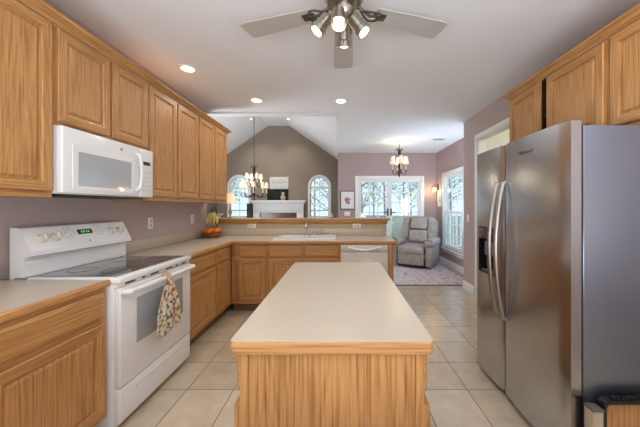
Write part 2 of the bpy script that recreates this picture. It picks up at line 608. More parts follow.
# casing of the opening in the right wall
c = B()
c.box(XR - .018, XR, OY0 - .06, OY0, 0, OZ + .06, .004)
c.box(XR - .018, XR, OY1, OY1 + .06, 0, OZ + .06, .004)
c.box(XR - .018, XR, OY0, OY1, OZ, OZ + .06, .004)
c.box(XR, XR + .12, OY0, OY0 + .015, 0, OZ, 0)
c.box(XR, XR + .12, OY1 - .015, OY1, 0, OZ, 0)
c.box(XR, XR + .12, OY0 + .015, OY1 - .015, OZ - .015, OZ, 0)
struct(c, 'trim_1', M_TRIM, 'white casing round the opening behind the fridge')


# ------------------------------------------------------------ windows and doors
def sash(b, u0, u1, z0, z1, fr, rail=.045, cols=2, rows=3, mun=.02, t=.03):
    """frame(u, v, w) places it; builds rails and muntins"""
    def bx(a0, a1, c0, c1, w0, w1):
        p = [fr(a0, c0, w0), fr(a1, c1, w1)]
        b.box(min(p[0][0], p[1][0]), max(p[0][0], p[1][0]), min(p[0][1], p[1][1]), max(p[0][1], p[1][1]), c0, c1, .002, 1)
    bx(u0, u0 + rail, z0, z1, 0, t); bx(u1 - rail, u1, z0, z1, 0, t)
    bx(u0 + rail, u1 - rail, z0, z0 + rail, 0, t); bx(u0 + rail, u1 - rail, z1 - rail, z1, 0, t)
    a0, a1, c0, c1 = u0 + rail, u1 - rail, z0 + rail, z1 - rail
    for i in range(1, cols):
        u = a0 + (a1 - a0) * i / cols
        bx(u - mun / 2, u + mun / 2, c0, c1, .004, t - .004)
    for i in range(1, rows):
        z = c0 + (c1 - c0) * i / rows
        bx(a0, a1, z - mun / 2, z + mun / 2, .006, t - .006)
    return (a0, a1, c0, c1)


def glass(name, x0, x1, y0, y1, z0, z1, parent):
    return B().box(x0, x1, y0, y1, z0, z1).build(name, M_PANE, parent)


# double glazed doors at the back of the nook
def glazed_door(n, u0, u1, hx, label):
    root = empty('door_%d' % n, label, None, kind='structure')
    b = B()
    a = sash(b, u0, u1, 0.34, 2.04, lambda u, v, w: (u, NY + .03 + w, v), .052, 3, 6, .03, .04)
    b.box(u0, u1, NY + .03, NY + .07, .03, .34, .003)
    b.box(u0 + .1, u1 - .1, NY + .022, NY + .03, .1, .28, .003)
    b.build('door_leaf', M_TRIM, root)
    glass('door_glass', a[0], a[1], NY + .047, NY + .053, a[2], a[3], root)
    h = B()
    h.box(hx - .022, hx + .022, NY + .012, NY + .03, 1.12, 1.30, .004)
    h.cyl((hx, NY + .012, 1.2), (hx, NY - .035, 1.2), .01)
    s_ = 1 if hx > (u0 + u1) / 2 else -1
    h.box(min(hx, hx - s_ * .11), max(hx, hx - s_ * .11), NY - .045, NY - .028, 1.19, 1.212, .004)
    h.build('door_handle', plain('dark_pewter', (70, 66, 64), .35, .8), root)


glazed_door(1, DX0 + .02, 1.245, 1.215, 'left glazed door of the breakfast nook')
glazed_door(2, 1.275, DX1 - .02, 1.305, 'right glazed door of the breakfast nook')
c = B()
c.box(DX0 - .085, DX0, NY - .02, NY, 0, DZ + .085, .005)
c.box(DX1, DX1 + .085, NY - .02, NY, 0, DZ + .085, .005)
c.box(DX0, DX1, NY - .02, NY, DZ, DZ + .085, .005)
c.box(DX0, DX0 + .02, NY, NY + .1, 0, DZ)
c.box(DX1 - .02, DX1, NY, NY + .1, 0, DZ)
c.box(DX0 + .02, DX1 - .02, NY, NY + .1, 2.04, DZ)
c.box(1.245, 1.275, NY + .01, NY + .09, 0, 2.04)
struct(c, 'trim_2', M_TRIM, 'white casing round the glazed nook doors')

# tall double hung window on the nook's right wall
wroot = empty('window_1', 'tall white double hung window beside the recliner', None, kind='structure')
b = B()
fr = lambda u, v, w: (NX + .03 + w, u, v)
a1 = sash(b, WY0 + .02, WY1 - .02, 1.20, WZ1 - .02, fr, .05, 3, 3, .024, .03)
fr2 = lambda u, v, w: (NX + .0 + w, u, v)
a2 = sash(b, WY0 + .02, WY1 - .02, WZ0 + .02, 1.235, fr2, .05, 3, 3, .024, .029)
b.build('window_sash', M_TRIM, wroot)
glass('window_pane', NX + .043, NX + .047, a1[0], a1[1], a1[2], a1[3], wroot)
glass('window_pane', NX + .013, NX + .017, a2[0], a2[1], a2[2], a2[3], wroot)
c = B()
c.box(NX - .02, NX, WY0 - .085, WY0, WZ0 - .02, WZ1 + .085, .005)
c.box(NX - .02, NX, WY1, WY1 + .085, WZ0 - .02, WZ1 + .085, .005)
c.box(NX - .02, NX, WY0, WY1, WZ1, WZ1 + .085, .005)
c.box(NX - .05, NX, WY0 - .11, WY1 + .11, WZ0 - .045, WZ0 - .02, .006)
c.box(NX - .018, NX, WY0 - .085, WY1 + .085, WZ0 - .12, WZ0 - .045, .004)
c.box(NX, NX + .1, WY0, WY0 + .02, WZ0, WZ1); c.box(NX, NX + .1, WY1 - .02, WY1, WZ0, WZ1)
c.box(NX, NX + .1, WY0 + .02, WY1 - .02, WZ1 - .02, WZ1); c.box(NX, NX + .1, WY0 + .02, WY1 - .02, WZ0, WZ0 + .02)
c.build('window_frame', M_TRIM, wroot)


# arched windows of the gable wall
def arched_window(n, cx, label):
    root = empty('window_%d' % n, label, None, kind='structure')
    b = B()
    zb = ABOT
    out = arch_outline(cx, AR + .06, zb - .06, ASP)
    inn = arch_outline(cx, AR, zb, ASP)
    b.panel(out, [inn], -.02, fY(GY))
    b.build('window_frame', M_TRIM, root)
    s_ = B()
    yy = GY + .03
    s_.panel(arch_outline(cx, AR, zb, ASP), [arch_outline(cx, AR - .03, zb + .04, ASP)], .03, fY(yy))
    s_.box(cx - AR + .03, cx + AR - .03, yy - .006, yy + .036, ASP - .075, ASP - .0, .003)
    for k in range(1, 4):                                   # sunburst muntins
        a = R(45 * k)
        p0 = Vector((cx + .09 * math.cos(a), yy + .015, ASP + .09 * math.sin(a)))
        p1 = Vector((cx + (AR - .03) * math.cos(a), yy + .015, ASP + (AR - .03) * math.sin(a)))
        s_.cyl(p0, p1, .009, seg=6)
    s_.tube([(x, yy + .015, z) for x, z in arc(cx, ASP, .09, 0, 180, 10)], .009, 6)
    s_.box(cx - .008, cx + .008, yy + .004, yy + .026, zb + .04, ASP - .07)
    h = (ASP - .075 - zb - .04)
    for k in range(1, 6):
        z = zb + .04 + h * k / 6
        t = .022 if k == 3 else .008
        s_.box(cx - AR + .03, cx + AR - .03, yy + .003, yy + .027, z - t, z + t)
    s_.build('window_sash', M_TRIM, root)
    g = B().panel(arch_outline(cx, AR - .03, zb + .04, ASP), [], .004, fY(yy + .028))
    g.build('window_pane', M_PANE, root)


arched_window(2, AC[0], 'arched white window left of the fireplace')
arched_window(3, AC[1], 'arched white window right of the fireplace')
# window added behind the viewer to bring daylight into the kitchen
wroot = empty('window_4', 'wide added window behind the viewer, for daylight fill', None, kind='structure')
b = B()
a = sash(b, -.7, .3, .8, 2.2, lambda u, v, w: (u, -2.27 + w, v), .05, 3, 4, .018, .04)
a3 = sash(b, .3, 1.3, .8, 2.2, lambda u, v, w: (u, -2.27 + w, v), .05, 3, 4, .018, .04)
b.build('window_sash', M_TRIM, wroot)
glass('window_pane', a[0], a[1], -2.253, -2.247, a[2], a[3], wroot)
glass('window_pane', a3[0], a3[1], -2.253, -2.247, a[2], a[3], wroot)
c = B()
c.box(-.785, -.7, -2.2, -2.18, .72, 2.285, .004); c.box(1.3, 1.385, -2.2, -2.18, .72, 2.285, .004)
c.box(-.7, 1.3, -2.2, -2.18, 2.2, 2.285, .004); c.box(-.7, 1.3, -2.2, -2.15, .76, .8, .004)
c.build('window_frame', M_TRIM, wroot)


# ============================================================ CABINETS
# local frame of every cabinet: x along its width, front face at y = 0 looking to -y, z up
def raised_door(w, h, t=.02, fw=.056):
    b = B()
    rings = [(0, 0), (0, -t + .005), (.005, -t), (fw - .006, -t), (fw, -t + .004), (fw + .002, -t + .011), (fw + .010, -t + .011), (fw + .020, -t + .004), (fw + .023, -t + .003)]
    vs = []
    for i, y in rings:
        vs.append([b.bm.verts.new(p) for p in ((i, y, i), (w - i, y, i), (w - i, y, h - i), (i, y, h - i))])
    for k, (A, C) in enumerate(zip(vs, vs[1:])):
        for i in range(4):
            j = (i + 1) % 4
            f = b.bm.faces.new((A[i], A[j], C[j], C[i]))
            if i in (0, 2) and k < 5: f.material_index = 1
    b.bm.faces.new(vs[-1])
    b.bm.faces.new(list(reversed(vs[0])))
    return b


def drawer_front(w, h, t=.02):
    b = B()
    rings = [(0, 0), (0, -t + .009), (.004, -t + .006), (.012, -t + .003), (.016, -t)]
    vs = [[b.bm.verts.new(p) for p in ((i, y, i), (w - i, y, i), (w - i, y, h - i), (i, y, h - i))] for i, y in rings]
    for A, C in zip(vs, vs[1:]):
        for i in range(4):
            j = (i + 1) % 4
            b.bm.faces.new((A[i], A[j], C[j], C[i]))
    b.bm.faces.new(vs[-1]); b.bm.faces.new(list(reversed(vs[0])))
    return b


def cabinet(label, loc, rz, w, z0, z1, depth, fronts, group, toe=False, name='base_cabinet', cat='cabinet'):
    root = empty(name, label, cat, loc, rz, group)
    b = B()
    g = .0008
    zb = z0 + (.115 if toe else 0)
    b.box(g, w - g, .019, depth, zb, z1, 0)
    # face frame
    b.box(g, .04, 0, .019, zb, z1, .0015, 1, 0); b.box(w - .04, w - g, 0, .019, zb, z1, .0015, 1, 0)
    b.box(.04, w - .04, 0, .019, zb, zb + .035, .0015, 1, 1); b.box(.04, w - .04, 0, .019, z1 - .035, z1, .0015, 1, 1)
    zs = sorted({f[3] for f in fronts})
    if toe:
        b.box(.04, w - .04, 0, .019, .66, .72, .001, 1, 1)
    xs = sorted({f[1] for f in fronts if f[0] == 'door'})
    for x in xs[1:]:
        b.box(x - .03, x + .03, 0, .019, zb + .035, z1 - .035, .001, 1, 0)
    b.build('cabinet_body', OAK2, root, smooth=False)
    if toe:
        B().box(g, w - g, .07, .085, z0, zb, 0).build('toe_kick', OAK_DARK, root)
    for kind, x0, x1, a, c in fronts:
        if kind == 'door':
            raised_door(x1 - x0, c - a).build('cabinet_door', OAK2, root, (x0, -.0006, a), smooth=False)
        else:
            drawer_front(x1 - x0, c - a).build('drawer_front', OAK_H, root, (x0, -.0006, a), smooth=False)
    return root


OAK_DARK = plain('dark_toe_board', (120, 82, 48), 0.6, noise=.1)  # toe boards are a darker brown than the oak fronts
R90, L90 = R(90), R(-90)
UF = -1.66                 # face of the left uppers
UD = UF - XL - .002
BF = -1.385                # face of the left base run
G1 = 'upper cabinets on the left wall'
UB, UT, DB, DT = 1.395, 2.40, 1.43, 2.385
cabinet('tall oak upper cabinet nearest the viewer, left of the white microwave', (UF, 1.02, 0), R90, .52, UB, UT, UD, [('door', .02, .505, DB, DT)], G1, name='upper_cabinet')
cabinet('short two-door oak cabinet directly above the white microwave', (UF, 1.54, 0), R90, .76, 1.818, UT, UD, [('door', .017, .368, 1.84, DT), ('door', .388, .744, 1.84, DT)], G1, name='upper_cabinet')
cabinet('two-door oak upper cabinet just right of the microwave', (UF, 2.30, 0), R90, .80, UB, UT, UD, [('door', .0, .385, DB, DT), ('door', .403, .79, DB, DT)], G1, name='upper_cabinet')
cabinet('two-door oak upper cabinet at the far end above the fruit bowl', (UF, 3.10, 0), R90, .803, UB, UT, UD, [('door', .02, .38, DB, DT), ('door', .4, .735, DB, DT)], G1, name='upper_cabinet')
CR = [(0, 2.385), (.005, 2.388), (.009, 2.396), (.018, 2.401), (.026, 2.412), (.038, 2.420), (.048, 2.426), (.050, 2.438), (.0, 2.438)]
# crown goes along the front then returns to the wall
struct(B().sweep([(UF, .9), (UF, 3.905), (XL + .002, 3.905)], [(a, z + .016) for a, z in CR]), 'trim_3', OAK_Y, 'oak crown moulding along the top of the left upper cabinets')
# right uppers
RF = 1.68
RD = XR - RF - .002
G2 = 'upper cabinets above the fridge'
cabinet('narrow single-door oak upper cabinet beside the cased opening', (RF, 2.665, 0), L90, .42, 1.80, UT, RD, [('door', .02, .412, 1.83, DT)], G2, name='upper_cabinet')
cabinet('oak upper cabinet above the middle of the stainless fridge', (RF, 2.176, 0), L90, .496, 1.80, UT, RD, [('door', .005, .478, 1.83, DT)], G2, name='upper_cabinet')
cabinet('oak upper cabinet nearest the viewer above the fridge side', (RF, 1.679, 0), L90, .48, 1.80, UT, RD, [('door', .02, .46, 1.83, DT)], G2, name='upper_cabinet')
struct(B().sweep([(XR - .002, 2.665), (RF, 2.665), (RF, .9)], [(a, z + .016) for a, z in CR]), 'trim_4', OAK_Y, 'oak crown moulding above the fridge cabinets')
# slot between the first two right uppers with bottles in it
sl = empty('cabinet_niche', 'narrow dark open slot between two oak cabinets above the fridge', 'cabinet', (RF, 2.243, 0), L90)
b = B()
b.box(.0005, .0655, RD - .02, RD, 1.80, UT); b.box(.0005, .004, .0, RD - .02, 1.80, UT); b.box(.0615, .0655, .0, RD - .02, 1.80, UT); b.box(.004, .0615, .0, RD - .02, 1.80, 1.818); b.box(.004, .0615, .0, RD - .02, UT - .02, UT)
b.box(.004, .0615, .0, RD - .02, 2.09, 2.10)
b.build('niche_body', plain('niche_shade_colour', (38, 26, 18), .8), sl)  # dark lining colour stands for the shade inside the slot
for k, (z, hh, colr, lab) in enumerate([(1.818, .2, (60, 34, 26), 'small dark brown bottle low in the slot above the fridge'), (2.10, .2, (38, 44, 50), 'small blue-black bottle high in the slot above the fridge')]):
    q = empty('bottle', lab, 'bottle', (RF + .045, 2.211, z), 0, 'bottles in the cabinet slot')
    B().lathe([(.0, 0), (.02, 0), (.021, .01), (.021, hh * .6), (.009, hh * .78), (.009, hh * .92)], seg=14).build('bottle_body', plain('bottle_glass', colr, .15), q)
    B().lathe([(.0115, hh * .9), (.0115, hh)], seg=12).build('bottle_cap', plain('bottle_cap_metal', (150, 140, 130), .3, .6), q)

# base cabinets, left run
CB, CT = 0.0, 0.874
G3 = 'base cabinets of the kitchen'
cabinet('oak base cabinet nearest the viewer, bottom left, with a wide drawer over a door', (-1.374, 1.0, 0), R90, .567, CB, CT, .595, [('drawer', .02, .545, .705, .85), ('door', .02, .54, .15, .675)], G3, toe=True)
cabinet('oak base cabinet directly right of the white range', (BF, 2.335, 0), R90, .605, CB, CT, .595, [('drawer', .018, .598, .71, .852), ('door', .018, .598, .155, .68)], G3, toe=True)
cabinet('narrow oak base cabinet on the left run next to the inside corner', (BF, 2.94, 0), R90, .44, CB, CT, .595, [('drawer', .012, .345, .71, .852), ('door', .012, .345, .155, .68)], G3, toe=True)
PY = 3.39
cabinet('oak corner base cabinet on the peninsula beside the left run', (BF + .001, PY, 0), 0, .454, CB, CT, .60, [('drawer', .093, .433, .71, .852), ('door', .093, .433, .155, .68)], G3, toe=True)
sb = cabinet('wide oak sink cabinet with two doors under the white sink', (-.93, PY, 0), 0, .918, CB, CT, .60, [('drawer', .02, .44, .71, .852), ('drawer', .47, .9, .71, .852), ('door', .02, .44, .155, .68), ('door', .47, .9, .155, .68)], G3, toe=True)
# let the sink hang into its cabinet: open body
for ch in list(sb.children):
    if ch.name.startswith('cabinet_body'):
        bpy.data.objects.remove(ch)
b = B()
w = .918
b.box(.0008, .02, .019, .6, .115, CT); b.box(w - .02, w - .0008, .019, .6, .115, CT)
b.box(.02, w - .02, .019, .6, .115, .13); b.box(.02, w - .02, .585, .6, .13, CT)
b.box(.0008, .04, 0, .019, .115, CT, .0015, 1, 0); b.box(w - .04, w - .0008, 0, .019, .115, CT, .0015, 1, 0); b.box(.43, .48, 0, .019, .15, CT - .035, .001, 1, 0)
b.box(.04, w - .04, 0, .019, .115, .15, .0015, 1, 1); b.box(.04, w - .04, 0, .019, CT - .035, CT, .0015, 1, 1); b.box(.04, .4295, 0, .0188, .66, .72, .001, 1, 1); b.box(.4805, w - .04, 0, .0188, .66, .72, .001, 1, 1)
b.build('cabinet_body', OAK2, sb, smooth=False)
# end panel of the peninsula
ep = B().box(.597, .664, 3.378, 3.99, 0, CT, .003).build('end_panel', OAK_V)
tag(ep, 'tall narrow oak end panel right of the white dishwasher', 'cabinet panel')

# dishwasher
dw = empty('dishwasher', 'white built-in dishwasher at the right end of the peninsula', 'dishwasher', (-.008, 3.36, 0), 0)
B().box(.0, .6, .035, .6, .1, .868).build('tub', M_WHITE2, dw)
b = B().box(.003, .597, .0, .034, .12, .775, .006).box(.003, .597, -.004, .034, .779, .868, .006)
b.build('door_panel', plain('dishwasher_white', (208, 200, 186), .3, coat=.2), dw)
b = B()
b.tube([(.10 + .40 * i / 14, -.014 - .012 * math.sin(PI * i / 14), .838 - .034 * math.sin(PI * i / 14)) for i in range(15)], .013, 8, 1.0)
b.build('handle', plain('dishwasher_handle', (240, 236, 226), .3), dw)
B().box(.01, .59, .05, .065, .0, .1).build('toe_kick', M_DARKP, dw)

# ------------------------------------------------------------ worktops
EDGE = [(-.012, .876), (.004, .876), (.008, .880), (.0095, .888), (.0095, .902), (.007, .910), (.002, .914), (-.012, .914)]


def edge_of(path, name, parent, mat):
    return B().sweep(path, EDGE).build(name, mat, parent)


fZ = lambda z0: (lambda u, v, w: (u, v, z0 + w))
# near left
wt = empty('worktop', 'short beige laminate worktop with oak edge at the left, nearest the viewer', 'countertop', (0, 0, 0), 0, 'worktops')
B().panel([(XL + .002, .8), (-1.37, .8), (-1.37, 1.568), (XL + .002, 1.568)], [], .036, fZ(.878)).build('laminate_top', M_LAM, wt, smooth=False)
B().sweep([(-1.358, .8), (-1.358, 1.568)], EDGE).build('oak_edge', OAK_Y, wt)
B().box(XL + .002, XL + .022, .8, 1.545, .9141, 1.018, .003).build('backsplash', M_LAM, wt)
# L shaped main worktop with a hole for the sink
wt = empty('worktop', 'long L-shaped beige laminate worktop holding the white sink', 'countertop', (0, 0, 0), 0, 'worktops')
SX0, SX1, SY0, SY1 = -.875, -.068, 3.415, 3.93
YF = 3.372
outl = [(XL + .002, 2.328), (-1.37, 2.328), (-1.37, YF), (.645, YF)] + arc(.645, YF + .04, .04, -90, 0, 4)[1:] + [(.685, 3.998), (XL + .002, 3.998)]
hole = [(SX0 + .02, SY0 + .02), (SX1 - .02, SY0 + .02), (SX1 - .02, SY1 - .02), (SX0 + .02, SY1 - .02)]
B().panel(outl, [hole], .036, fZ(.878)).build('laminate_top', M_LAM, wt, smooth=False)
B().sweep([(-1.358, 2.328), (-1.358, YF - .012)], EDGE).build('oak_edge', OAK_Y, wt)
B().sweep([(-1.358, YF - .012), (.645, YF - .012)] + arc(.645, YF + .04, .052, -90, 0, 5)[1:] + [(.697, 3.998)], EDGE).build('oak_edge', OAK_H, wt)
b = B().box(XL + .002, XL + .022, 2.335, 3.975, .9141, 1.018, .003)
b.box(XL + .002, .62, 3.976, 3.998, .9141, 1.018, .003)
b.build('backsplash', M_LAM, wt)
# raised oak ledge
lg = empty('bar_ledge', 'long oak bar ledge on top of the low wall behind the sink', 'ledge')
B().box(XL + .001, .73, 3.955, 4.20, 1.138, 1.170, .010, 3).build('ledge_top', OAK_H, lg)
B().sweep([(XL + .001, 3.999), (.69, 3.999)], [(0, 1.092), (.012, 1.092), (.016, 1.104), (.028, 1.112), (.032, 1.126), (.032, 1.1375), (0, 1.1375)]).build('cove_moulding', OAK_H, lg)
B().box(XL + .001, .672, 4.001, 4.119, 1.092, 1.1375).build('ledge_core', OAK_H, lg)

# sink, faucet
sk = empty('kitchen_sink', 'white drop-in double bowl sink in the peninsula worktop', 'sink')
b = B()
bowls = []
mid = (SX0 + SX1) / 2
for (x0, x1) in ((SX0 + .04, mid - .015), (mid + .015, SX1 - .04)):
    bowls.append([(x0, SY0 + .07), (x1, SY0 + .07), (x1, SY1 - .09), (x0, SY1 - .09)])
cr_ = lambda x0, x1, y0, y1, r: arc(x0 + r, y0 + r, r, 180, 270, 4) + arc(x1 - r, y0 + r, r, 270, 360, 4) + arc(x1 - r, y1 - r, r, 0, 90, 4) + arc(x0 + r, y1 - r, r, 90, 180, 4)
bxs = [bowls[0][0][0], bowls[0][1][0], bowls[1][0][0], bowls[1][1][0]]
by0, by1 = bowls[0][0][1], bowls[0][2][1]
for q in ((SX0, SX1, SY0, by0), (SX0, SX1, by1, SY1), (SX0, bxs[0], by0, by1), (bxs[1], bxs[2], by0, by1), (bxs[3], SX1, by0, by1)):
    b.box(q[0], q[1], q[2], q[3], .9145, .9345)
b.build('sink_rim', M_WHITE, sk, smooth=False)
for bl in bowls:
    (x0, y0), (x1, _), (_, y1), _ = bl
    b = B()
    t = .008
    b.box(x0, x0 + t, y0, y1, .745, .9335); b.box(x1 - t, x1, y0, y1, .745, .9335)
    b.box(x0 + t, x1 - t, y0, y0 + t, .745, .9335); b.box(x0 + t, x1 - t, y1 - t, y1, .745, .9335)
    b.box(x0, x1, y0, y1, .737, .745)
    b.lathe([(.04, .7452), (.04, .748), (.0, .748)], ((x0 + x1) / 2, (y0 + y1) / 2, 0))
    b.build('sink_bowl', M_WHITE, sk, smooth=False)
fc = empty('faucet', 'brushed metal faucet with arched spout behind the sink', 'faucet', (-.49, 3.885, .935))
b = B().lathe([(.028, 0), (.028, .006), (.02, .012), (.016, .05), (.0, .055)])
b.build('faucet_base', M_NICKEL, fc)
b = B().tube([(0, 0, .04), (0, 0, .12), (0, -.01, .155), (0, -.045, .178), (0, -.10, .172), (0, -.14, .14), (0, -.15, .12)], [.016, .015, .014, .0135, .013, .0125, .013], 12)
b.build('spout', M_NICKEL, fc)
for sx in (-1, 1):
    B().lathe([(.02, 0), (.018, .02), (.012, .03), (.012, .045), (0, .048)], (sx * .10, 0, 0)).tube([(sx * .10, 0, .045), (sx * .135, -.005, .055), (sx * .155, -.01, .052)], [.007, .006, .006], 8).build('faucet_lever', M_NICKEL, fc)
sp = empty('side_sprayer', 'small metal side sprayer at the right of the faucet', 'sprayer', (-.275, 3.885, .935))
B().lathe([(.022, 0), (.02, .008), (.013, .014), (.012, .04)]).build('sprayer_holder', M_NICKEL, sp)
B().lathe([(.009, .04), (.011, .055), (.014, .085), (.013, .098), (0, .1)]).build('sprayer_head', M_NICKEL, sp)

# ------------------------------------------------------------ island
IX0, IX1, IY0, IY1 = -.357, .2985, .848, 2.06
isl = empty('kitchen_island', 'oak kitchen island with beige laminate top in the centre foreground', 'kitchen island', ((IX0 + IX1) / 2, (IY0 + IY1) / 2, 0), 0)
hw, hl = (IX1 - IX0) / 2, (IY1 - IY0) / 2
B().panel(cr_(-hw + .013, hw - .013, -hl + .013, hl - .013, .008), [], .0315, fZ(.88)).build('top_substrate', M_LAM, isl, smooth=False)
rc = cr_(-hw + .0035, hw - .0035, -hl + .0035, hl - .0035, .008)
B().panel(rc, [], .0035, fZ(.912)).build('laminate_top', M_LAM, isl, smooth=False)
pth = cr_(-hw + .0095, hw - .0095, -hl + .0095, hl - .0095, .010)
EDG = [(-.010, .868), (.002, .868), (.007, .872), (.0095, .88), (.0095, .902), (.007, .910), (.002, .9145), (-.0035, .9145), (-.0035, .868)]
EDG = [(-.0035, .868), (.002, .868), (.007, .872), (.0095, .88), (.0095, .904), (.0085, .909), (.006, .9118), (-.0035, .9118)]
B().sweep(pth, EDG, closed=True).build('oak_edge', OAK_H, isl)
bw, bl_ = hw - .028, hl - .022
b = B()
b.box(-bw + .002, bw - .002, -bl_ + .006, bl_ - .006, .10, .868, 0, m=0)
for yy0, yy1 in ((-bl_, -bl_ + .006), (bl_ - .006, bl_)):
    b.box(-bw, -bw + .028, yy0, yy1, .10, .868, .0015, 1, 0); b.box(bw - .028, bw, yy0, yy1, .10, .868, .0015, 1, 0)
b.build('island_body', OAK2, isl, smooth=False)
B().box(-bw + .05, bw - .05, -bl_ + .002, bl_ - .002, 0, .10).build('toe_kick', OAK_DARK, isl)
seg_l = 2 * bl_ / 2
for sx in (-1, 1):
    for k in range(2):
        y0 = -bl_ + k * seg_l + .012
        ln = seg_l - .024
        # local door frame turned to look sideways
        rot = R90 if sx > 0 else L90
        ox = sx * (bw + .0005)
        oy = y0 if sx > 0 else y0 + ln
        drawer_front(ln, .125, .018).build('drawer_front', OAK_H, isl, (ox, oy, .735), (0, 0, rot), smooth=False)
        raised_door(ln, .56, .024).build('cabinet_door', OAK2, isl, (ox, oy, .13), (0, 0, rot), smooth=False)

# ============================================================ RANGE
rg = empty('kitchen_range', 'white freestanding electric range with black glass cooktop', 'stove', (-1.31, 1.576, 0), R90)
RW, RDp = .748, .64
b = B()
b.box(0, RW, .03, RDp - .005, .02, .885, .004)
for x in (.05, RW - .05):
    for y in (.08, .6):
        b.cyl((x, y, 0), (x, y, .02), .018, seg=10)
b.build('range_body', M_WHITE, rg)
b = B().box(-.002, RW + .002, -.012, RDp - .10, .886, .922, .008, 3)
b.build('cooktop_frame', M_WHITE, rg)
M_RING = plain('grey_burner_print', (36, 36, 38), .2)
ck = B().box(.03, RW - .03, .035, RDp - .125, .9215, .9245, .001, 1).build('cooktop_glass', M_BGLASS, rg)
for x, y, r in ((.2, .15, .10), (.56, .15, .085), (.2, .4, .075), (.56, .4, .095)):
    for rr in (r,):
        b = B().tube([(x + rr * math.cos(R(a)), y + rr * math.sin(R(a)), .9247) for a in range(0, 360, 12)], .0012, 4, closed=True)
        b.build('burner_ring', M_RING, ck)

# vent strip, door, drawer
b = B().box(.002, RW - .002, .008, .03, .862, .885, .002)
b.build('vent_strip', M_WHITE2, rg)
dr = B().box(.006, RW - .006, -.008, .03, .265, .858, .007, 3)
dr = dr.build('oven_door', M_WHITE, rg)
for x0, x1 in ((.06, .14), (.20, .23), (.28, .36), (.44, .52), (.56, .59), (.64, .70)):
    B().box(x0, x1, .006, .009, .868, .878).build('vent_slot', M_DARKP, rg)
B().box(.13, .625, -.0115, -.0075, .475, .765, .002, 2).build('oven_window', M_GGLASS, dr)
b = B()
hz = .832
b.tube([(.02, -.012, hz), (.02, -.04, hz + .004)] + [(.03 + (RW - .06) * i / 12, -.052 - .008 * math.sin(PI * i / 12), hz + .004) for i in range(13)] + [(RW - .02, -.04, hz + .004), (RW - .02, -.012, hz)], .0165, 8, .75)
b.build('door_handle', M_WHITE, dr)
d2 = B().box(.006, RW - .006, -.006, .03, .055, .255, .007, 3)
d2.box(.13, RW - .13, -.010, -.004, .196, .214, .004)
d2.build('storage_drawer', M_WHITE, rg)
# backguard
bx0 = RDp
b = B()
prof = [(bx0 - .085, .923), (bx0 - .085, 1.035), (bx0 - .135, 1.05), (bx0 - .128, 1.078), (bx0 - .06, 1.21), (bx0 - .05, 1.215), (bx0 - .002, 1.215), (bx0 - .002, .60), (bx0 - .03, .60), (bx0 - .03, .923)]
b.panel([(y, z) for y, z in prof], [], RW, lambda u, v, w: (w, u, v))
bg = b.build('backguard', M_WHITE, rg, smooth=False)
nrm = Vector((0, -(1.21 - 1.078), -(-.06 + .128))).normalized()
up = Vector((0, .068, .132)).normalized()
nrm = Vector((0, -up.z, up.y))
base = Vector((0, bx0 - .128, 1.078))
rotk = Vector((0, 0, 1)).rotation_difference(nrm).to_matrix()
for x in (.085, .165, .585, .665):
    k = B()
    c0 = base + up * .075 + Vector((x, 0, 0))
    k.lathe([(.031, 0), (.031, .005), (.026, .007), (.023, .026), (.0, .028)], c0, 20, rotk)
    kb = k.build('control_knob', M_CREAMP, bg)
    p0 = c0 + nrm * .028
    B().box(-.004, .004, -.018, .018, 0, .008, .001).build('knob_grip', M_WHITE2, kb, p0, rotk.to_euler())
dd = B().box(-.055, .055, -.018, .018, 0, .003, .0005, 1).build('clock_display', M_DARKP, bg, base + up * .095 + Vector((.375, 0, 0)), rotk.to_euler())
b = B()
for x in (-.030, -.014, .006, .022):
    b.box(x, x + .009, -.008, .008, .003, .0038)
b.build('clock_digits', plain('green_digits', (90, 200, 110), .4, emit=(90, 220, 120), emit_s=.5), dd)
b = B()
for i in range(5):
    for x in (.235, .262, .29, .455, .478, .50):
        if (i + int(x * 100)) % 4: b.box(x, x + .012, -.0, .001, 0 + i * .018, .005 + i * .018)
q = b.build('button_print', plain('grey_print', (150, 150, 150), .5), bg, base + up * .06 + nrm * .0008, rotk.to_euler())
q.rotation_euler = (math.atan2(up.z, up.y) - R(90), 0, 0)
B().lathe([(.008, 0), (.008, .002), (.006, .0025), (0, .0025)], base + up * .02 + Vector((.38, 0, 0)), 16, rotk).build('range_badge', M_NICKEL, bg)

# towel hanging on the oven handle
tw = empty('kitchen_towel', 'floral patterned kitchen towel hanging from the white oven handle', 'towel', (-1.31 + .080, 1.905, .852), R90)
M_TOWEL = ramp_mat('floral_towel_cloth', [(0, (206, 196, 172)), (.34, (112, 124, 92)), (.46, (222, 214, 194)), (.60, (190, 128, 84)), (.68, (96, 108, 118)), (.78, (214, 202, 176)), (.94, (150, 90, 72))], 48, 'voronoi', .9)
for (u0, tilt, nm) in ((-.03, -.055, 'towel_flap'), (.028, .05, 'towel_flap')):
    b = B()
    rows, cols = 16, 14
    gr = []
    for i in range(rows + 1):
        t = i / rows
        z = -.02 - .345 * t
        wd = .020 + .066 * min(1, t * 1.5) ** .7
        cx = u0 * 1.35 * (.25 + .75 * min(1, t * 2)) + tilt * t * .35
        row = []
        for j in range(cols + 1):
            s_ = j / cols * 2 - 1
            y = -.006 - .004 * math.cos(s_ * 7 + t * 2) - .011 * t + (.006 if u0 > 0 else -.006)
            zz = z - (.03 * (1 - abs(s_)) * t if u0 < 0 else .02 * s_ * t)
            row.append(b.bm.verts.new((cx + s_ * wd, y, zz)))
        gr.append(row)
    for i in range(rows):
        for j in range(cols):
            b.bm.faces.new((gr[i][j], gr[i][j + 1], gr[i + 1][j + 1], gr[i + 1][j]))
    o = b.build(nm, M_TOWEL, tw)
    sm = o.modifiers.new('thick', 'SOLIDIFY'); sm.thickness = .004; sm.offset = 0
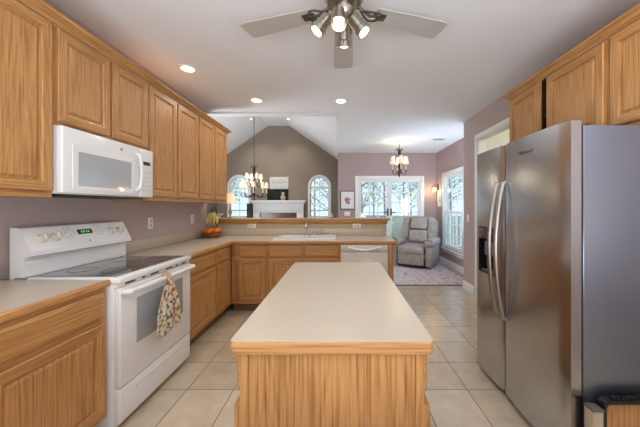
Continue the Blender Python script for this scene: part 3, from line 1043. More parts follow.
b = B().tube([(0, -.01, -.035), (-.002, -.0085, .0), (0, .0, .015), (0, .015, .021), (0, .034, .012), (0, .037, -.01), (0, .02, -.03)], .006, 8, 2.2)
b.build('hanging_loop', plain('terracotta_knit', (186, 150, 118), .9, noise=.2, nscale=60), tw)

# ============================================================ MICROWAVE
mw = empty('microwave', 'white over-the-range microwave under the short oak cabinet', 'microwave', (-1.612, 1.548, 1.418), R90)
MW, MH = .752, .398
B().box(0, MW, .042, .365, 0, MH, .004).build('microwave_body', M_WHITE2, mw)
b = B().box(.03, MW - .03, .06, .34, -.014, 0)
b.build('vent_bottom', M_DARKP, mw)
md = B().box(.001, .60, .0, .041, .004, MH - .002, .007, 3)
fr_ = lambda u, v, w: (u, w, v)
md.panel(cr_(.055, .56, .02, .315, .012), [cr_(.10, .525, .045, .268, .01)], .0, lambda u, v, w: (u, -.003 + w, v)) if False else None
md = md.build('microwave_door', M_WHITE, mw)
B().panel(cr_(.06, .545, .028, .30, .012), [cr_(.095, .515, .052, .262, .008)], .003, lambda u, v, w: (u, -.003 + w, v)).build('window_border', M_WHITE, md, smooth=False)
B().box(.095, .515, -.0014, .002, .052, .262).build('door_window', M_MGLASS, md)
b = B().tube([(.565, .0, .055), (.566, -.02, .065)] + [(.567, -.026 - .016 * math.sin(PI * i / 10), .075 + .245 * i / 10) for i in range(11)] + [(.566, -.02, .33), (.565, .0, .34)], .0125, 10)
b.build('door_handle', M_WHITE, md)
cp = B().box(.603, MW - .001, .0, .041, .004, MH - .002, .007, 3).build('control_panel', M_WHITE, mw)
B().box(.635, .715, -.002, .002, .265, .295, .001).build('display', M_DARKP, cp)
b = B()
for i in range(5):
    for j in range(3):
        b.box(.632 + j * .032, .652 + j * .032, -.0015, .001, .05 + i * .036, .068 + i * .036, .0005, 1)
b.build('keypad', plain('pale_grey_keys', (206, 206, 202), .5), cp)
B().lathe([(.011, 0), (.011, .002), (.008, .003), (0, .003)], (.42, 0, .345), 18, Matrix.Rotation(R(90), 3, 'X')).build('round_badge', M_NICKEL, md)

# ============================================================ FRIDGE
FR = empty('refrigerator', 'large stainless steel side-by-side refrigerator on the right', 'refrigerator', (1.14, 2.274, 0), L90)
FW = .93
b = B().box(0, FW, .075, .86, .05, 1.752, .006)
for x in (.06, FW - .06):
    b.cyl((x, .14, 0), (x, .14, .05), .022, seg=12); b.cyl((x, .8, 0), (x, .8, .05), .022, seg=12)
b.build('fridge_body', M_STEELD, FR)
B().box(.01, FW - .01, .03, .074, .012, .05, .004).build('toe_grille', M_DARKP, FR)


def fridge_door(x0, x1, hole=None):
    w = x1 - x0
    b = B()
    n = 16
    xs = [i / n for i in range(n + 1)]
    fy = lambda s_: .004 - .012 * (1 - (2 * s_ - 1) ** 2) + .010 * max(0, abs(2 * s_ - 1) - .93) / .07
    z0, z1 = .045, 1.775
    zl = [z0, z1] if not hole else [z0, hole[2], hole[3], z1]
    F = {}
    for i, s_ in enumerate(xs):
        for k, z in enumerate(zl): F[i, k] = b.bm.verts.new((x0 + w * s_, fy(s_), z))
    hi = (hole[0], hole[1]) if hole else (99, 99)
    for i in range(n):
        for k in range(len(zl) - 1):
            if hole and k == 1 and hi[0] <= i < hi[1]: continue
            b.bm.faces.new((F[i, k], F[i + 1, k], F[i + 1, k + 1], F[i, k + 1]))
    yb = .066
    bk = {}
    for i in (0, n):
        for k in range(len(zl)): bk[i, k] = b.bm.verts.new((x0 + w * xs[i], yb, zl[k]))
    for i in (0, n):
        for k in range(len(zl) - 1): b.bm.faces.new((F[i, k], F[i, k + 1], bk[i, k + 1], bk[i, k]))
    K = len(zl) - 1
    b.bm.faces.new([F[i, 0] for i in range(n + 1)] + [bk[n, 0], bk[0, 0]])
    b.bm.faces.new([F[i, K] for i in range(n + 1)] + [bk[n, K], bk[0, K]])
    b.bm.faces.new([bk[0, k] for k in range(K + 1)] + [bk[n, k] for k in range(K, -1, -1)])
    return b


fd1 = fridge_door(.0, .386, (3, 12, .82, 1.185)).build('freezer_door', M_STEEL, FR)
fd2 = fridge_door(.391, FW).build('fridge_door', M_STEEL, FR)
# dispenser recess
x0, x1 = .386 * 3 / 16, .386 * 12 / 16
b = B()
b.box(x0, x1, .055, .062, .82, 1.185); b.box(x0, x0 + .006, -.009, .055, .82, 1.185); b.box(x1 - .006, x1, -.009, .055, .82, 1.185)
b.box(x0 + .006, x1 - .006, -.009, .055, .82, .832); b.box(x0 + .006, x1 - .006, -.009, .055, 1.175, 1.185)
dp = b.build('dispenser', plain('dispenser_black', (26, 26, 30), .2), fd1)
B().box(x0 + .008, x1 - .008, -.010, .02, 1.09, 1.174, .003).build('dispenser_panel', plain('brown_glass_panel', (74, 54, 44), .15), dp)
B().box(x0 + .05, x1 - .05, .012, .03, .96, 1.07, .004).build('dispenser_paddle', plain('grey_paddle', (110, 112, 118), .3), dp)
B().box(x0 + .02, x1 - .02, .0, .05, .834, .842, .001).build('drip_tray', plain('grey_drip_tray', (110, 112, 118), .3), dp)
for hx, par in ((.350, fd1), (.428, fd2)):
    b = B()
    pts = [(hx, -.002, .565), (hx, -.022, .575)]
    for i in range(17):
        t = i / 16
        pts.append((hx, -.026 - .052 * math.sin(PI * t) ** .8, .59 + .90 * t))
    pts += [(hx, -.022, 1.505), (hx, -.002, 1.515)]
    b.tube(pts, .0145, 10, .75)
    b.build('door_handle', plain('satin_handle_metal', (168, 163, 156), .36, 1.0), par)
tcv = bpy.data.curves.new('brand_lettering', 'FONT')
tcv.body = 'Whirlpool'; tcv.size = .030; tcv.extrude = .0006
tmp = bpy.data.objects.new('lettering_source', tcv)
COL.objects.link(tmp)
bpy.context.view_layer.update()
lm = bpy.data.meshes.new_from_object(tmp.evaluated_get(bpy.context.evaluated_depsgraph_get()))
bpy.data.objects.remove(tmp)
to = bpy.data.objects.new('brand_lettering', lm); COL.objects.link(to)
to.parent = fd2; to.location = (.565, -.0088, 1.668); to.rotation_euler = (R(90), 0, 0)
lm.materials.clear(); lm.materials.append(plain('dark_lettering', (110, 106, 104), .35, .8))

# black framed wooden tray standing against the fridge side
tr = empty('serving_tray', 'black-rimmed wooden tray standing against the fridge side, bottom right corner', 'tray', (1.262, 1.285, 0), 0)
o1, i1 = cr_(0, .44, .0, .405, .03), cr_(.014, .426, .014, .391, .02)
B().panel(o1, [i1], .04, lambda u, v, w: (u, w, v)).build('tray_rim', plain('black_rim', (28, 28, 26), .3), tr, smooth=False)
B().panel(cr_(.014, .426, .014, .391, .02), [], .012, lambda u, v, w: (u, .022 + w, v)).build('tray_board', OAK_V, tr, smooth=False)
b = B()
for i in range(14): b.box(.055 + i * .022, .067 + i * .022, .010, .03, .405, .417, .001, 1)
b.build('rim_ridge', M_DARKP, tr)

cb_ = empty('storage_box', 'slim upright beige box between the fridge side and the black-rimmed tray', 'box', (1.196, 1.27, 0), 0)
B().box(0, .050, 0, .05, 0, .365, .003).build('box_body', plain('beige_card', (176, 160, 138), .6), cb_)
B().box(-.002, .052, -.002, .052, .366, .378, .003).build('box_lid', plain('dark_lid', (92, 84, 74), .5), cb_)

# ============================================================ CEILING FIXTURES
G4 = 'recessed kitchen ceiling lights'
first = empty('recessed_light', 'round white recessed ceiling light above the microwave side, nearest left', 'ceiling light', (-1.555, 2.72, CEIL), 0, G4)
B().lathe([(.062, -.004), (.092, -.006), (.096, 0), (.062, 0)], seg=32, ring=True).build('trim_ring', M_TRIM, first)
B().lathe([(0, -.0015), (.062, -.0015), (.062, -.0005), (0, -.0005)], seg=28).build('light_lens', M_CAN, first)
lamp('AREA', first, (0, 0, -.012), CAN_W, (1, .92, .82), .06, (0, 0, 0), R(165))
dup(first, (-1.115, 3.53, CEIL), 0, 'round white recessed ceiling light left of the middle, by the vaulted room')
dup(first, (0.0, 3.55, CEIL), 0, 'round white recessed ceiling light straight below the fan blade, on the nook side')
for p in ((1.2, 1.0), (-1.5, .3), (-.4, -.6), (1.2, -1.1)):  # unseen cans added to brighten the kitchen
    dup(first, (p[0], p[1], CEIL), 0, 'added recessed ceiling light outside the view, for fill')

vent = empty('ceiling_vent', 'small rectangular grey air vent in the nook ceiling', 'air vent', (2.02, 5.55, CEIL), R(2))
B().panel([(-.14, -.09), (.14, -.09), (.14, .09), (-.14, .09)], [[(-.115, -.065), (.115, -.065), (.115, .065), (-.115, .065)]], -.008, fZ(0)).build('vent_frame', M_TRIM, vent, smooth=False)
b = B()
for i in range(7): b.box(-.115, .115, -.058 + i * .0175, -.052 + i * .0175, -.007, -.002)
b.build('vent_slats', plain('vent_grey', (160, 160, 158), .5), vent)
B().box(-.115, .115, -.065, .065, -.0015, -.0005).build('vent_backing', plain('vent_dark', (70, 72, 74), .8), vent)

# ceiling fan
fan = empty('ceiling_fan', 'brushed nickel ceiling fan with grey blades and four spotlights', 'ceiling fan', (.018, 1.54, CEIL), 0)
B().lathe([(.0, 0), (.068, 0), (.07, -.02), (.05, -.05), (.018, -.06), (.018, -.11), (0, -.11)], seg=28).build('canopy', M_NICKEL, fan)
B().lathe([(0, -.10), (.05, -.105), (.105, -.125), (.115, -.16), (.115, -.20), (.095, -.235), (.06, -.25), (.0, -.25)], seg=32).build('motor_housing', M_NICKEL, fan)
BZ = -.262
for k in range(5):
    a = R(90 - 72 * k)
    bl = B()
    n = 14
    out = []
    L0, L1 = .19, .665
    prof_w = lambda t: .056 + .020 * min(1, t * 1.2)
    T = []
    for i in range(n + 1):
        t = i / n
        T.append((L0 + (L1 - L0) * t, prof_w(t) if t < .95 else prof_w(t) * (1 - ((t - .95) / .05) ** 2 * .12)))
    ol = [(x, -w) for x, w in T] + [(x, w) for x, w in reversed(T)]
    bl.panel(ol, [], .006, lambda u, v, w: (u, v * math.cos(R(3)), w - v * math.sin(R(3))))
    bo = bl.build('fan_blade', M_BLADE, fan, (0, 0, BZ), (0, 0, a), smooth=False)
    ir = B()
    ir.tube([(.08, 0, .03), (.12, 0, .012), (.16, 0, -.006), (.2, 0, -.006)], [.011, .009, .008, .007], 8)
    for sg in (-1, 1):
        ir.tube([(.10, 0, .01), (.13, sg * .022, -.004), (.165, sg * .045, -.012 + sg * .006), (.2, sg * .045, -.008 + sg * .006), (.215, sg * .025, -.006), (.2, sg * .012, -.006), (.18, sg * .022, -.007)], .006, 8)
    ir.box(.19, .26, -.028, .028, -.006, -.001, .002)
    ir.build('blade_iron', plain('antique_nickel', (120, 114, 104), .32, 1.0), bo)
B().lathe([(.0, -.25), (.05, -.252), (.058, -.275), (.05, -.30), (.03, -.318), (.012, -.325), (.012, -.335), (0, -.338)], seg=28).build('light_hub', M_NICKEL, fan)
for k, (dx, dy) in enumerate(((-1, 0), (1, 0), (0, -1), (0, 1))):
    ax = Vector((dx * .62, dy * .62, -.78)).normalized()
    if dy > 0: ax = Vector((0, .38, -.92)).normalized()
    p = Vector(((-.088, 0, -.305), (.045, 0, -.31), (-.03, -.05, -.305), (0, .075, -.31))[k])
    if dy < 0: ax = Vector((0, -.34, -.94)).normalized()
    hb = B()
    hb.tube([(p.x * .5, p.y * .5, -.29), tuple(p + ax * .005)], .008, 8)
    q = Vector((0, 0, 1)).rotation_difference(ax).to_matrix()
    hb.lathe([(0, 0), (.024, .002), (.033, .012), (.035, .03), (.035, .075), (.043, .082), (.046, .115), (.043, .115), (.038, .088), (.0, .086)], p, 24, q)
    h = hb.build('spotlight_head', M_NICKEL, fan)
    B().lathe([(0, .087), (.020, .090), (.028, .102), (.022, .111), (0, .114)], p, 20, q).build('bulb', M_BULB, h)
    lo = lamp('SPOT', h, p + ax * .135, FAN_W * 2.2, (1, .93, .82), .03, None, R(150))
    lo.rotation_euler = Vector((0, 0, -1)).rotation_difference(ax).to_euler()


# chandeliers
def chandelier(label, loc, zc, tiers, col_top, col_bot, rod_to, watts, scroll_z):
    """loc: axis at floor level coordinates; tiers: list of (n, radius, shade bottom z, shade h, shade r, arm low z, phase)"""
    root = empty('chandelier', label, 'chandelier', (loc[0], loc[1], zc), 0)
    Z = lambda z: z - zc
    B().lathe([(0, 0), (.06, 0), (.058, -.012), (.03, -.035), (.01, -.045), (0, -.045)], seg=20).build('canopy', M_NICKEL, root)
    b = B().tube([(0, 0, -.04), (0, 0, Z(rod_to))], .006, 8)
    nl = int((-.04 - Z(rod_to)) / .05)
    for i in range(max(nl, 1)):
        b.sphere((0, 0, -.06 - i * .05), .010, 1, (.7, .7, 1.6))
    b.build('hanging_chain', M_BRONZE, root)
    h = col_top - col_bot
    b = B().lathe([(0, Z(col_bot)), (.012, Z(col_bot) + .01), (.022, Z(col_bot) + .03), (.01, Z(col_bot) + .05), (.018, Z(col_bot) + h * .25), (.036, Z(col_bot) + h * .36), (.012, Z(col_bot) + h * .48), (.012, Z(col_bot) + h * .65), (.03, Z(col_bot) + h * .78), (.035, Z(col_bot) + h * .84), (.012, Z(col_bot) + h * .9), (.006, Z(col_top)), (0, Z(col_top))], seg=14)
    b.build('centre_column', M_BRONZE, root)
    if scroll_z:
        for k in range(4):
            a = R(45 + 90 * k)
            c_, s_ = math.cos(a), math.sin(a)
            B().tube([(r * c_, r * s_, Z(scroll_z) + z) for r, z in ((.01, -.05), (.03, -.01), (.055, .03), (.075, .03), (.085, .0), (.075, -.015), (.062, -.005))], .005, 6).build('scroll', M_BRONZE, root)
    for n, rad, sz, sh, sr, az, ph in tiers:
        for k in range(n):
            a = R(ph + 360 * k / n)
            c_, s_ = math.cos(a), math.sin(a)
            P = lambda r, z: (r * c_, r * s_, Z(z))
            b = B().tube([P(.012, az + .10), P(rad * .25, az + .04), P(rad * .55, az), P(rad * .85, az + .015), P(rad, az + .06), P(rad, az + .085)], .0085, 6)
            b.tube([P(rad * .55, az), P(rad * .40, az + .025), P(rad * .42, az + .055), P(rad * .55, az + .05)], .005, 6)
            b.lathe([(.008, 0), (.028, .008), (.03, .013), (.012, .014)], P(rad, az + .08), 12)
            arm = b.build('lamp_arm', M_BRONZE, root)
            B().lathe([(.0105, Z(az) + .094), (.0105, Z(sz) + sh * .35), (0, Z(sz) + sh * .36)], (rad * c_, rad * s_, 0), 10).build('candle_sleeve', M_CANDLE, arm)
            B().lathe([(sr, Z(sz)), (sr * .62, Z(sz) + sh), (sr * .56, Z(sz) + sh), (sr * .93, Z(sz))], (rad * c_, rad * s_, 0), 16, ring=True).build('lamp_shade', M_SHADE, arm)
    lamp('POINT', root, (0, 0, Z(tiers[0][2] + .22)), watts, (1, .84, .62), .08)
    return root


chandelier('large bronze two-tier chandelier with cream shades in the vaulted room', (-2.01, 6.2), 3.758, [(8, .28, 1.79, .12, .044, 1.56, 15), (4, .17, 2.0, .115, .044, 1.80, 40)], 2.36, 1.49, 2.34, 12, 2.26)
chandelier('small bronze chandelier with cream shades hanging in the breakfast nook', (1.25, 5.74), CEIL, [(4, .145, 2.262, .155, .058, 2.035, 0)], 2.64, 1.98, 2.62, 13, 2.56)

# downlights in the vault slopes
dl = empty('vault_spotlight', 'small round spotlight in the left slope of the vaulted ceiling', 'ceiling light', (-2.36, 7.0, 3.635), 0, 'vault spotlights')
B().lathe([(0, 0), (.05, 0), (.055, .01), (.045, .03), (0, .03)], seg=18).build('trim_ring', M_TRIM, dl)
B().lathe([(0, -.003), (.036, -.003), (.036, 0), (0, 0)], seg=16).build('light_lens', M_CAN, dl)
lo = lamp('SPOT', dl, (0, 0, -.02), 45, (1, .88, .72), .04, (R(38), 0, 0), R(70))
d_ = dup(dl, (-1.36, 7.0, 3.635), 0, 'small round spotlight in the right slope of the vaulted ceiling')

# wall sconce in the nook corner
sc = empty('wall_sconce', 'small lit wall sconce in the right corner of the breakfast nook', 'wall lamp', (NX, 6.80, 1.80), 0)
B().box(-.012, 0, -.035, .035, -.07, .12, .005).build('back_plate', M_BRONZE, sc)
B().tube([(-.01, 0, .06), (-.05, 0, .11), (-.09, 0, .08), (-.095, 0, .03)], .006, 8).build('sconce_arm', M_BRONZE, sc)
B().lathe([(.012, .03), (.03, .02), (.042, -.02), (.036, -.055), (.02, -.075), (0, -.08)], (-.095, 0, 0), 16).build('glass_shade', M_SCONCE, sc)
lamp('POINT', sc, (-.17, -.04, -.03), 4.0, (1, .72, .42), .04)

# ============================================================ SMALL THINGS ON WALLS
def plate(label, loc, rz, kind, w=.072, h=.118, group='outlets and switches', mat=M_WHITE2):
    root = empty('power_outlet' if kind == 'outlet' else 'light_switch', label, 'outlet' if kind == 'outlet' else 'switch', loc, rz, group)
    B().box(-w / 2, w / 2, -.006, -.0002, -h / 2, h / 2, .003).build('cover_plate', mat, root)
    b = B()
    if kind == 'outlet':
        hor = w > h
        for s_ in (-1, 1):
            cx, cz = (s_ * .022, 0) if hor else (0, s_ * .022)
            b.box(cx - .015, cx + .015, -.0075, -.006, cz - .015, cz + .015, .003)
        b.build('receptacle', plain('socket_face', (196, 192, 184), .5), root)
    else:
        b.box(-.008, .008, -.014, -.006, -.014, .014, .002)
        b.build('toggle', mat, root)
    return root


plate('white double outlet on the left wall just past the range', (XL, 2.79, 1.172), R90, 'outlet')
plate('white double outlet on the left wall nearer the fruit bowl', (XL, 3.58, 1.18), R90, 'outlet')
plate('sideways white outlet on the low wall left of the sink', (-1.33, 4.0, 1.062), 0, 'outlet', .125, .065)
plate('sideways white outlet on the low wall at its right end', (.235, 4.0, 1.062), 0, 'outlet', .125, .065)
plate('white light switch on the wall strip beside the fridge', (XR, 4.3, 1.16), L90, 'switch')
plate('white switch plate under the framed flower print', (.16, NY, 1.165), 0, 'switch', .15, .115)


def picture(name, label, loc, rz, w, h, fw, fm, mat_w, art, mats=None, cat='picture'):
    root = empty(name, label, cat, loc, rz)
    B().panel([(-w / 2, 0), (w / 2, 0), (w / 2, h), (-w / 2, h)], [[(-w / 2 + fw, fw), (w / 2 - fw, fw), (w / 2 - fw, h - fw), (-w / 2 + fw, h - fw)]], .022, lambda u, v, q: (u, -.023 + q, v)).build('picture_frame', fm, root, smooth=False)
    B().box(-w / 2 + fw, w / 2 - fw, -.014, -.002, fw, h - fw).build('picture_mat', mats, root)
    return root


M_PAPER = plain('white_paper', (232, 230, 228), .8)
pf = picture('framed_print', 'framed pink flower print with dark grey frame left of the glazed doors', (.17, NY, 1.275), 0, .38, .485, .022, plain('dark_grey_frame', (82, 82, 84), .5), .05, None, M_PAPER)
b = B()
for i in range(11):
    a = i * 2.4
    r = .018 * math.sqrt(i)
    b.lathe([(.026, 0), (.026, .0008), (0, .0008)], (r * math.cos(a) * 1.2, -.0142 - .0004 * i, .24 + r * math.sin(a) * 1.5), 9, Matrix.Rotation(R(90), 3, 'X'), m=i % 3)
b.tube([(0, -.0175, .2), (.012, -.0175, .14), (.0, -.0175, .1)], .004, 6, m=2)
b.build('flower_art', [plain('rose_ink', (196, 130, 150), .8), plain('plum_ink', (128, 84, 118), .8), plain('mauve_ink', (168, 128, 160), .8)], pf)
pf = picture('framed_print', 'narrow white-framed picture under the wall sconce', (NX, 6.68, 1.345), L90, .26, .42, .03, plain('cream_frame', (226, 216, 196), .5), .03, None, M_PAPER)
B().box(-.04, .04, -.0155, -.0142, .12, .29).build('grey_sketch', plain('soft_grey_ink', (186, 176, 170), .8), pf)

# ============================================================ FRUIT BOWL AND FRIENDS
fb = empty('fruit_bowl', 'glass fruit bowl with dark banana hook in the worktop corner', 'bowl', (-1.80, 3.75, .9145), 0)
M_AMB = plain('amber_glass', (150, 92, 52), .12, spec=.7)
B().lathe([(0, 0), (.07, 0), (.075, .006), (.07, .012), (.105, .026), (.134, .046), (.145, .062), (.140, .064), (.126, .052), (.09, .036), (.04, .024), (0, .022)], seg=36).build('bowl_body', M_AMB, fb)
b = B().tube([(.0, .128, .02), (.0, .136, .07), (0, .140, .15), (0, .135, .30), (0, .11, .385), (0, .06, .425), (0, .015, .415), (0, .0, .39), (0, .015, .375)], .0055, 8)
b.build('banana_hook', plain('black_iron', (40, 38, 36), .45, .6), fb)
M_OR = plain('orange_peel', (232, 120, 24), .45, noise=.08, nscale=30, bump=.2)
og = empty('orange', 'orange at the front middle of the bowl', 'orange', (0, 0, 0), 0, 'oranges in the fruit bowl')
B().sphere((0, 0, 0), .0385, 3, (1, 1, .94)).build('orange_peel', M_OR, og)
B().lathe([(.005, .033), (.004, .036), (0, .0365)], seg=8).build('stem_button', plain('green_stem', (90, 110, 50), .7), og)
labs = ['orange at the front middle of the bowl', 'orange at the right front of the bowl', 'orange at the back right of the bowl', 'orange at the back of the bowl by the hook',
        'orange at the back left of the bowl, against the wall', 'orange at the left front of the bowl']
pos = [(.080 * math.cos(R(-90 + 60 * k)), .080 * math.sin(R(-90 + 60 * k)), .079, labs[k]) for k in range(6)] + [(0, 0, .074, 'orange in the centre of the bowl, ringed by the others')]
for i, (x, y, z, lab) in enumerate(pos):
    o = og if i == 0 else dup(og)
    o.location = (-1.80 + x, 3.75 + y, .9145 + z + .016); o['label'] = lab
    o.rotation_euler = (.3 * i, .2 * i - .5, i)
M_BAN = ramp_mat('banana_skin', [(.3, (176, 172, 96)), (.5, (214, 196, 128)), (.8, (232, 214, 160))], 9, 'noise', .5)
bn = empty('banana_bunch', 'bunch of pale green-yellow bananas hanging from the dark hook', 'bananas', (-1.80, 3.755, 1.278), 0)
for k, a in enumerate((200, 235, 268, 300, 338)):
    c_, s_ = math.cos(R(a)), math.sin(R(a))
    ps = []
    for i in range(9):
        t = i / 8
        r = .008 + .062 * math.sin(t * PI * .62)
        ps.append((r * c_ * 1.15, r * s_ * .8, -.175 * t))
    B().tube(ps, [.006, .009, .015, .018, .019, .019, .017, .012, .005], 8).build('banana', M_BAN, bn)
B().lathe([(0, -.03), (.026, -.02), (.024, .0), (.012, .03), (.007, .05), (0, .052)], seg=10).build('banana_crown', plain('green_brown_stem', (84, 88, 42), .7), bn)

# table lamp and dish on the ledge
tl = empty('table_lamp', 'small table lamp with cream shade on the left end of the oak ledge', 'lamp', (-1.70, 4.11, 1.1705), 0)
B().lathe([(.04, 0), (.042, .008), (.015, .016), (.012, .04), (.026, .07), (.030, .10), (.014, .135), (.009, .16), (.009, .25), (0, .25)], seg=18).build('lamp_base', plain('grey_brass', (150, 140, 128), .35, .5), tl)
B().lathe([(.098, .225), (.055, .385), (.052, .385), (.094, .225)], seg=24, ring=True).build('lamp_shade', M_SHADE, tl)
lamp('POINT', tl, (0, 0, .43), 1.6, (1, .84, .6), .03)
ds = empty('serving_dish', 'white footed dish on the left end of the oak ledge beside the lamp', 'dish', (-1.855, 4.075, 1.1705), 0)
B().lathe([(.035, 0), (.035, .006), (.012, .012), (.012, .03), (.05, .04), (.075, .065), (.078, .07), (.07, .07), (.045, .048), (0, .044)], seg=24).build('dish_bowl', M_WHITE, ds)

# board over the backsplash at the far left
cbd = B().box(XL + .003, XL + .019, 1.18, 1.522, 1.0186, 1.205, .004).build('cutting_board', plain('tan_board', (170, 146, 108), .6, noise=.06))
tag(cbd, 'tan board leaning on the wall at the left edge beside the range', 'board')

# ============================================================ GREAT ROOM
fp = empty('fireplace', 'white fireplace mantel on the taupe gable wall', 'fireplace', (-1.85, GY, 0), 0)
b = B()
b.box(-.745, -.545, -.10, 0, 0, 1.17, .004); b.box(.545, .745, -.10, 0, 0, 1.17, .004)
b.box(-.745, .745, -.10, 0, 1.17, 1.46, .004)
b.box(-.66, .66, -.112, -.10, 1.22, 1.40, .004)
b.box(-.77, .77, -.13, 0, 1.43, 1.47, .006); b.box(-.79, .79, -.16, 0, 1.47, 1.492, .004)
b.build('mantel_surround', plain('mantel_white', (226, 228, 230), .5), fp)
B().box(-.82, .82, -.20, 0, 1.4925, 1.535, .006).build('mantel_shelf', M_TRIM, fp)
b = B().box(-.545, -.38, -.03, 0, 0, 1.17).box(.38, .545, -.03, 0, 0, 1.17).box(-.38, .38, -.03, 0, .85, 1.17)
b.build('brown_marble_facing', plain('brown_marble', (98, 74, 66), .25, noise=.25, nscale=9), fp)
B().box(-.38, .38, -.012, 0, 0, .85).build('firebox', plain('soot_black', (24, 22, 22), .8), fp)
pt = empty('dark_painting', 'square-edged dark painting standing on the white mantel shelf', 'picture', (-1.88, GY - .05, 1.536), 0)
B().box(-.31, .31, -.012, .012, 0, .335, .003).build('painting_canvas', ramp_mat('dark_canvas', [(.35, (24, 28, 28)), (.7, (52, 56, 52))], 5), pt)
vs_ = B().lathe([(0, 0), (.04, 0), (.075, .03), (.095, .075), (.085, .12), (.04, .145), (.032, .155), (.055, .18), (.058, .205), (.035, .235), (0, .24)], seg=24).build('gourd_vase', plain('pearl_glaze', (188, 172, 150), .3))
vs_.location = (-1.70, GY - .145, 1.5355)
vs_.scale = (.42, .42, .95) if False else (.36, .36, .9)
vs_.scale = (.38, .38, .95)
tag(vs_, 'pale gourd-shaped vase on the mantel in front of the dark painting', 'vase')
vs_.scale = (.4, .4, .4)
vs_.data.transform(Matrix.Diagonal((2.5 * .8, 2.5 * .8, 2.5 * 1.0, 1)))
sg_ = empty('wall_sign', 'white rectangular sign with grey script above the dark painting', 'sign', (-1.845, GY, 1.875), 0)
B().box(-.275, .275, -.02, -.001, 0, .36, .003).build('sign_board', plain('off_white_board', (206, 204, 200), .7), sg_)
b = B()
for (cx, r) in ((-.15, .055), (.05, .055)):
    b.tube([(cx + r * math.cos(R(a)), -.022, .22 + r * math.sin(R(a))) for a in range(30, 340, 15)] + [(cx + .01, -.022, .215)], .004, 5)
b.tube([(-.09 + .008 * i, -.022, .20 + .018 * math.sin(i * 1.9)) for i in range(11)], .0035, 5)
b.tube([(.11 + .011 * i, -.022, .215 + .03 * math.sin(i * 1.6)) for i in range(11)], .0035, 5)
b.build('sign_lettering', plain('grey_ink', (110, 106, 104), .7), sg_)
spk = empty('floor_speaker', 'slim dark floor speaker left of the white mantel', 'speaker', (-2.70 + .02, 7.86, 0), 0)
B().box(-.058, .058, -.08, .08, .03, 1.44, .006).build('speaker_cabinet', plain('dark_walnut', (66, 54, 50), .5), spk)
B().box(-.05, .05, -.088, -.080, .1, 1.40, .003).build('speaker_grille', M_DARKP, spk)
B().box(-.075, .075, -.1, .1, 0, .03, .004).build('speaker_foot', M_DARKP, spk)
# small accent lamp on a side table near the right arched window
st = empty('side_table', 'small dark side table under the right arched window', 'side table', (-.30, 7.55, 0), 0)
B().box(-.16, .16, -.16, .16, .93, .96, .005).build('table_top', M_DARKP, st)
for sx in (-1, 1):
    for sy in (-1, 1):
        B().box(sx * .14 - .015, sx * .14 + .015, sy * .14 - .015, sy * .14 + .015, 0, .93, .003).build('leg', M_DARKP, st)
al = empty('accent_lamp', 'tiny white-shaded lamp on the dark side table by the right arched window', 'lamp', (-.27, 7.55, .9605), 0)
B().lathe([(.04, 0), (.04, .01), (.01, .02), (.02, .06), (.008, .09), (.008, .12), (0, .12)], seg=14).build('lamp_base', M_DARKP, al)
B().lathe([(.07, .10), (.045, .20), (.042, .20), (.066, .10)], seg=18, ring=True).build('lamp_shade', M_PAPER, al)

# ============================================================ NOOK: RUG, RECLINER
rug = empty('area_rug', 'pale pink and grey distressed rug on the nook floor under the recliner', 'rug', (1.36, 5.62, 0), 0)
M_RUG = ramp_mat('distressed_rug_pile', [(.30, (128, 128, 150)), (.42, (206, 198, 202)), (.52, (224, 214, 212)), (.60, (196, 176, 186)), (.72, (212, 212, 218))], 7, 'noise', .95, .3, detail=8)
B().box(-.95, .95, -1.05, 1.06, 0, .010, .004).build('rug_pile', M_RUG, rug)
b = B().panel([(-.955, -1.055), (.955, -1.055), (.955, 1.065), (-.955, 1.065)], [[(-.93, -1.03), (.93, -1.03), (.93, 1.04), (-.93, 1.04)]], .0112, fZ(0))
b.build('rug_border', plain('grey_rug_binding', (120, 118, 128), .9), rug, smooth=False)

M_FAB = ramp_mat('taupe_upholstery', [(.3, (146, 138, 130)), (.7, (170, 162, 153))], 9, 'noise', .7, .1)
M_PIPE = plain('dark_brown_piping', (84, 60, 48), .7)
rc_ = empty('recliner', 'taupe upholstered recliner with dark piping on the rug by the glazed doors', 'armchair', (1.74, 6.20, .0112), R(-32))


def cushion(b, x0, x1, y0, y1, z0, z1, bev, pitch=0, pivot=(0, 0), seg=4):
    n0 = set(b.bm.verts)
    b.box(x0, x1, y0, y1, z0, z1, bev, seg)
    if pitch:
        nv = [v for v in b.bm.verts if v not in n0]
        bmesh.ops.rotate(b.bm, verts=nv, cent=(0, pivot[0], pivot[1]), matrix=Matrix.Rotation(pitch, 3, 'X'))


b = B(); b.box(-.33, .33, -.36, .30, .02, .10, .02); b.build('recliner_base', M_DARKP, rc_)
b = B(); cushion(b, -.285, .285, -.47, -.36, .07, .33, .035); b.build('leg_rest', M_FAB, rc_)
b = B(); cushion(b, -.285, .285, -.49, .22, .30, .48, .06); b.build('seat_cushion', M_FAB, rc_)
for sx in (-1, 1):
    b = B()
    xa, xb = (.30, .455) if sx > 0 else (-.455, -.30)
    cushion(b, xa + .01, xb - .01, -.42, .36, .05, .56, .03)
    sd = b.build('side_panel', M_FAB, rc_)
    b = B(); cushion(b, xa - .02, xb + .035, -.47, .30, .47, .64, .075, 0, (0, 0), 5)
    b.build('armrest', M_FAB, sd)
    b = B().tube([(sx * .378 + .09 * math.cos(R(a)), -.455 - .004, .57 + .066 * math.sin(R(a))) for a in range(0, 181, 20)], .006, 6)
    b.build('piping', M_PIPE, sd)
TP = R(-14)
b = B()
ol = [(-.30, .40), (.30, .40), (.36, .52), (.41, .70), (.41, .86)] + arc(.27, .95, .14, 0, 90, 6) + [(0, 1.105)] + arc(-.27, .95, .14, 90, 180, 6) + [(-.41, .86), (-.41, .70), (-.36, .52)]
